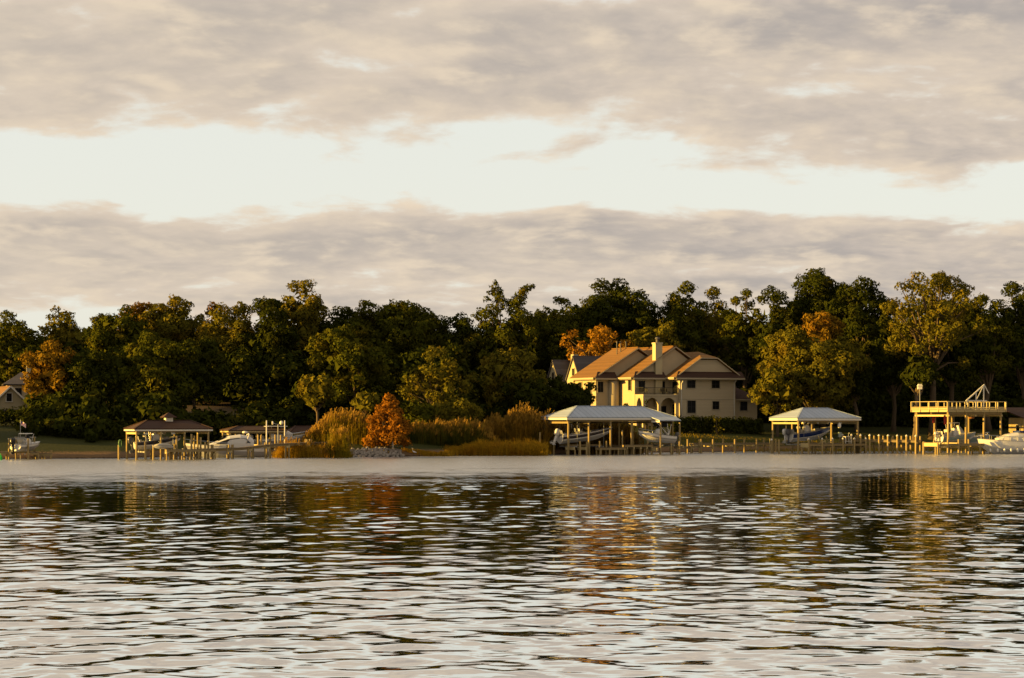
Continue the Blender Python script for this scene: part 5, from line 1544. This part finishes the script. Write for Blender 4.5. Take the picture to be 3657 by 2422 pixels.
for i in range(6):
    x = 2.4 + i * .95; hb = 1.52 * (1 - max(0, (x / 8.6 - .42) / .58) ** 3.4)
    b = MB(); b.loft([oval((x, hb * .99 + .14, z), r, r, plane='xy') for z, r in ((.62, .04), (.7, .14), (1.05, .15), (1.15, .05))]); b.build('fender', M_lamp, b9, smooth=True)

# the shaded boat on the left lift, seen from the stern
q = W(53, 1618, 265)
b11 = thing('motorboat', 'white boat with a black outboard on the shaded four-post lift', 'boat', (q.x, q.y, .95), R(62))
hull(b11, 4.6, 2.1, .85, 1.2, M_gel, M_gel_grey_and_shade, zb=(0, .4)); console(b11, 2.2, .75, .85); seat(b11, 1.2, 0, .75, 1.0, .4, .4); ttop(b11, 2.0, .9, 1.25, 1.5, 1.3, M_gel); outboard(b11, -.1, 0, .75, M_blk, 0, 1.05)

# green hose bundle and bucket on the corner post of the cupola boathouse
q = at_local(BH1, -.9, 3.9, 1.0)
t = thing('hose_bundle', 'green garden hose bundle hung on the outer post of the cupola boathouse', 'hose', (q.x, q.y, 0))
b = MB()
for k in range(7):
    a = k * .9
    b.tube([(.17 + .05 * math.cos(a) + .16 * math.cos(s_) , -.2 + .03 * k, 1.95 + .45 * math.sin(s_)) for s_ in np.linspace(0, 6.28, 14)], .035, 6, cap=False)
b.build('coil', simple('green_hose', (.03, .16, .05), .5), t, smooth=True)
b = MB(); b.tube([(.05, -.2, 2.35), (.3, -.2, 2.35)], .03, 6); b.build('hook', M_galv, t)
# ---------------------------------------------------------------- reeds, grass, hedge, rocks, bird
def blade_mat(name, lo, mid, hi):
    """stalks: colour varies stalk to stalk"""
    m = bpy.data.materials.new(name); m.use_nodes = True
    t = NT(m.node_tree)
    g = t.add('ShaderNodeNewGeometry')
    n = t.noise(t.add('ShaderNodeTexCoord').outputs['Object'], .45, 2, .5)
    c = t.mix(g.outputs['Random Per Island'], lo, mid)
    c = t.mix(t.smooth(n, .45, .65), c, hi)
    d = t.add('ShaderNodeBsdfDiffuse'); t.link(c, d.inputs[0])
    tr = t.add('ShaderNodeBsdfTranslucent'); t.link(c, tr.inputs[0])
    mx_ = t.add('ShaderNodeMixShader'); mx_.inputs[0].default_value = .42
    t.link(d.outputs[0], mx_.inputs[1]); t.link(tr.outputs[0], mx_.inputs[2])
    o = t.add('ShaderNodeOutputMaterial'); t.link(mx_.outputs[0], o.inputs[0])
    return m
M_reed_y = blade_mat('reed_yellow', (.17, .125, .010), (.27, .175, .012), (.17, .14, .012))
M_reed_g = blade_mat('reed_green', (.055, .070, .010), (.13, .105, .012), (.038, .050, .010))
M_reed_o = blade_mat('reed_tawny', (.17, .105, .013), (.25, .145, .014), (.11, .080, .012))
M_grass_gold = blade_mat('marsh_grass_gold', (.24, .145, .012), (.33, .20, .014), (.27, .14, .012))
M_plume = blade_mat('reed_plumes', (.24, .14, .024), (.30, .18, .034), (.17, .10, .02))

def reeds(name, label, us, tops, Y0, Y1, n, mat, seed, plume=.3, wid=.055, lean=.5, bend=.25, cat='reeds'):
    """stalks with leaves between Y0 and Y1; heights follow a profile given in photo pixels"""
    r = np.random.default_rng(seed)
    V = []; MI = []
    us = np.array(us, float); tops = np.array(tops, float)
    P_ = r.random(n)
    u = us[0] + (us[-1] - us[0]) * P_
    Y = Y0 + (Y1 - Y0) * r.random(n)
    # fewer, taller clumps: let stalks gather
    u += 6 * np.sin(u * .11 + Y) + r.normal(0, 7, n)
    vt = np.interp(u, us, tops)
    x = X(u, Y)
    z0 = np.array([ground(a, b) for a, b in zip(x, Y)])
    zt = CAM_H - (vt - VH) / F_PX * Y
    h = np.maximum(.25, (zt - z0)) * (0.45 + .60 * r.random(n) ** .8) * (1 + .13 * np.sin(u * .35 + Y) * np.sin(Y * 1.7 + u * .05) + .10 * np.sin(u * .13 + Y * .9))
    ang = r.random(n) * 6.283
    ld = lean * h * .18 * (r.random(n) + .2)
    def quad(p0, p1, w0, w1, mi):
        d = r.normal(size=p0.shape); d[:, 2] = 0; d /= np.linalg.norm(d, axis=1)[:, None]
        V.append(np.stack([p0 - d * w0, p0 + d * w0, p1 + d * w1, p1 - d * w1], 1)); MI.append(np.full(len(p0), mi))
    b0 = np.stack([x, Y, np.maximum(z0 - .1, -.25)], 1)
    tip = np.stack([x + np.cos(ang) * ld, Y + np.sin(ang) * ld, z0 + h], 1)
    mid = b0 * .45 + tip * .55; mid[:, :2] -= (tip - b0)[:, :2] * .2
    quad(b0, mid, wid * .5, wid * .45, 0); quad(mid, tip, wid * .45, wid * .12, 0)
    for k in range(3):                              # drooping leaves
        f = .3 + .6 * r.random(n)
        s = b0 + (tip - b0) * f[:, None]
        a2 = r.random(n) * 6.283
        ll = (.3 + .35 * r.random(n)) * np.minimum(h, 3.0) * .42
        e = s + np.stack([np.cos(a2) * ll * .8, np.sin(a2) * ll * .8, ll * (bend + .5 * r.random(n))], 1)
        quad(s, e, wid * .55, wid * .1, 0)
    pm = r.random(n) < plume
    if pm.any():
        t_ = tip[pm]
        for k in range(3):
            e = t_ + np.stack([r.normal(0, .12, pm.sum()) + .12, r.normal(0, .12, pm.sum()), .28 + .30 * r.random(pm.sum())], 1)
            quad(t_ - np.array([0, 0, .12]), e, np.full((pm.sum(), 1), .03), np.full((pm.sum(), 1), .06), 1)
    V = np.concatenate(V); MI = np.concatenate(MI)
    o = put(name, quads_mesh(name, V, [mat, M_plume], MI)); o['kind'] = 'stuff'
    tag(o, label, cat)
    return o

reeds('reed_bed', 'tall yellow reeds with feathery plumes at the pier end', [1070, 1110, 1150, 1190, 1240, 1290, 1325, 1345], [1585, 1545, 1512, 1480, 1478, 1494, 1500, 1560], 290.5, 296, 3800, M_reed_y, 1)
reeds('reed_bed', 'round clump of yellow-green reeds in front of the pier end', [1165, 1180, 1205, 1232, 1246], [1600, 1555, 1533, 1545, 1600], 276, 278.5, 1300, M_reed_y, 2, plume=.12)
reeds('marsh_grass', 'golden marsh grass standing in the water under the pier', [985, 1000, 1030, 1080, 1130, 1175], [1620, 1596, 1583, 1585, 1592, 1600], 275.5, 280, 3000, M_grass_gold, 3, plume=.05, cat='grass')
reeds('reed_bed', 'dark green reeds with brown plumes beside the stony bank', [1425, 1450, 1490, 1530, 1560, 1600, 1640, 1700, 1740, 1770], [1595, 1550, 1514, 1524, 1510, 1520, 1508, 1518, 1535, 1580], 297, 303, 4000, M_reed_g, 4)
reeds('reed_bed', 'tawny reeds rising towards the long boathouse', [1665, 1700, 1730, 1760, 1800, 1825, 1855, 1890, 1940, 1975], [1585, 1540, 1522, 1502, 1506, 1490, 1468, 1478, 1492, 1500], 302, 308, 4600, M_reed_o, 5, plume=.45)
reeds('reed_bed', 'mixed reeds growing behind the long boathouse posts', [1960, 2020, 2100, 2180, 2250, 2290], [1505, 1508, 1512, 1515, 1530, 1570], 306, 311, 3400, M_reed_o, 6, plume=.3)
reeds('marsh_grass', 'golden shore grass leaning along the water before the tawny reeds', [1590, 1650, 1720, 1800, 1870, 1945], [1602, 1590, 1572, 1578, 1574, 1580], 290.5, 300, 6400, M_grass_gold, 7, plume=.0, wid=.06, lean=1.2, cat='grass')
reeds('marsh_grass', 'short russet grass fringe at the foot of the green reeds', [1440, 1500, 1560, 1610], [1598, 1612, 1612, 1606], 287.5, 290, 1300, M_grass_gold, 8, plume=0, cat='grass')
reeds('bank_grass', 'short rough yellow-green grass along the bank behind the walkway', [2420, 2600, 2800, 3000, 3290, 3660], [1602, 1600, 1600, 1598, 1597, 1595], 327, 342, 5200, M_reed_y, 9, plume=0, wid=.06, lean=1.0, cat='grass')

# bald cypress in rust
tree_px(1388, 1398, 1595, 142, 288, 'rust', 'cypress_tree', 'rust-coloured cypress with a feathery cone crown among the reeds', 901, cone=True, nclump=130, clump=(.20, .34), per=90, size=.26, limbs=40, group='trees on the far bank', fill=.2)
# low shrubs by the bank
def bush(u, vt, wpx, Y, kind, label, seed, name='bush', n=22, size=.26, per=85):
    r = np.random.default_rng(seed); x, y, z = on(u, Y)
    t = thing(name, label, 'bush', (x, y, z - .1))
    H = Z(vt, Y) - z; Wd = wpx * Y / F_PX
    cs = np.array([((r.random() - .5) * Wd * .75, (r.random() - .5) * Wd * .5, H * (.12 + .66 * r.random())) for _ in range(n)])
    rad = np.full(n, max(.35, min(H, Wd) * .26))
    put('foliage', quads_mesh('foliage', leaf_quads(r, cs, rad, 1, per, size), LEAF[kind]), t)
    b = MB()
    for k in range(4): b.tube([(0, 0, -.2), (cs[k][0] * .5, cs[k][1] * .5, cs[k][2] * .6), tuple(cs[k])], [.08, .05, .02], 6)
    b.build('stems', M_bark, t)
bush(1345, 1500, 110, 299, 'olive', 'shaded olive shrub behind the cypress and yellow reeds', 31)
bush(1690, 1525, 90, 304, 'olive', 'bright olive shrub between the green and tawny reeds', 32)
bush(1480, 1430, 130, 303, 'green', 'round green shrub behind the rust cypress and green reeds', 41, n=34, size=.3)
bush(1630, 1425, 180, 305.5, 'olive', 'broad olive shrub at the foot of the gnarled oak', 42, n=44, size=.3)
bush(2560, 1462, 40, 343, 'olive', 'small leafless-looking shrub in front of the hedge', 33, n=14, per=20)
bush(150, 1445, 150, 296, 'dark', 'dark shrub below the golden tree by the cream houses', 34, n=30)
bush(60, 1450, 160, 300, 'dark', 'dark shrub in front of the small cream gable house', 35, n=30)
bush(2235, 1415, 14, 344, 'dark', 'slim dark conifer against the big house wall', 36, n=12)
bush(2305, 1405, 14, 345.5, 'dark', 'slim dark conifer beside the big house balcony', 37, n=12)

def hedge():
    r = np.random.default_rng(77)
    a = on(2395, 342); b_ = on(2715, 348)
    t = thing('hedge', 'long dark clipped hedge along the lawn below the big house', 'hedge', (a[0], a[1], a[2]))
    d = Vector(b_) - Vector(a); n = 46; cs = []; rad = []
    for i in range(n):
        for k in range(4):
            p = d * (i / (n - 1)); cs.append((p.x + r.normal() * .15, p.y + r.normal() * .4, p.z + .5 + k * .5 + r.normal() * .08 + .12 * math.sin(i * .7))); rad.append(.62)
    put('foliage', quads_mesh('foliage', leaf_quads(r, np.array(cs), np.array(rad), 1, 110, .22), LEAF['dark']), t)
    b = MB()
    for i in range(0, n, 3): p = d * (i / (n - 1)); b.tube([(p.x, p.y, p.z - .3), (p.x, p.y, p.z + 1.4)], .06, 6)
    b.build('stems', M_bark, t)
hedge()

# stony bank
M_rock = simple('riprap_stone', (.44, .39, .34), .9, .3, 2.2, .5, .1, dirt=(.16, .13, .10))
def rocks():
    p0 = W(1252, 1628, 281.6); p1 = W(1445, 1624, 285.2)
    t = thing('stone_bank', 'pale broken-stone bank at the water between the reed clumps', 'stone bank', (p0.x, p0.y, 0))
    r = np.random.default_rng(9)
    meshes = []
    for k in range(9):
        b = MB(); n1, n2 = 7, 4
        rings = []
        for i in range(n2 + 1):
            a = -1.35 + 2.7 * i / n2
            rings.append([((math.cos(a) * math.cos(2 * math.pi * j / n1)) * (1 + r.normal() * .14), math.cos(a) * math.sin(2 * math.pi * j / n1) * (.8 + r.normal() * .12), math.sin(a) * (.62 + r.normal() * .1)) for j in range(n1)])
        b.loft(rings); meshes.append(b.mesh('stone', M_rock))
    d = p1 - p0; nn = Vector((-d.y, d.x, 0)).normalized()
    for i in range(230):
        f = r.random(); row = r.random()
        q = d * f + nn * (row * 2.4 - .4)
        z = max(-.1, row * 1.35 - .05) * (1 - .35 * abs(f - .5) * 2) + r.normal() * .05
        s = .16 + .16 * r.random()
        o = put('stone', meshes[i % 9], t, (q.x, q.y, z), 0, (s, s, s)); o.rotation_euler = (r.normal() * .5, r.normal() * .5, r.random() * 6)
rocks()

# egret at the water's edge: one continuous body
def egret():
    q = W(1478, 1626, 286.8)
    t = thing('egret', 'white egret standing at the water beside the green reeds', 'bird', (q.x, q.y, 0), R(200))
    sk = [((-.34, 0, .50), .02, .05), ((-.22, 0, .54), .07, .07), ((-.05, 0, .58), .10, .11), ((.10, 0, .64), .09, .10), ((.19, 0, .74), .05, .055), ((.20, 0, .86), .032, .034), ((.15, 0, .97), .028, .03), ((.17, 0, 1.06), .03, .032), ((.23, 0, 1.10), .035, .036), ((.29, 0, 1.10), .02, .02)]
    b = MB(); b.loft([oval(c, a, e, 2, 10, 'yz' if i < 4 or i > 7 else 'xy') if False else oval(c, a, e, 2, 10, 'yz') for i, (c, a, e) in enumerate(sk)])
    b.build('body', simple('egret_white', (.75, .73, .68), .8, .05), t, smooth=True)
    b = MB(); b.tube([(.28, 0, 1.10), (.46, 0, 1.07)], [.016, .004], 6); b.build('bill', simple('egret_bill', (.5, .32, .05), .5), t)
    for y in (-.045, .045):
        b = MB(); b.tube([(-.03, y, .52), (.0, y, .28), (-.03, y, -.15)], [.018, .012, .012], 6); b.build('leg', M_blk, t)
egret()
# white marker post in the stones
q = W(1403, 1590, 288)
t = thing('marker_post', 'short white marker post under the rust cypress', 'post', (q.x, q.y, ground(q.x, q.y)))
b = MB(); b.tube([(0, 0, -.4), (0, 0, Z(1570, 288) - ground(q.x, q.y))], .13, 10); b.build('post', M_whitewood, t)
b = MB(); b.tube([(0, 0, Z(1570, 288) - ground(q.x, q.y) - .02), (0, 0, Z(1570, 288) - ground(q.x, q.y) + .12)], [.16, .05], 10); b.build('cap', M_whitewood, t)
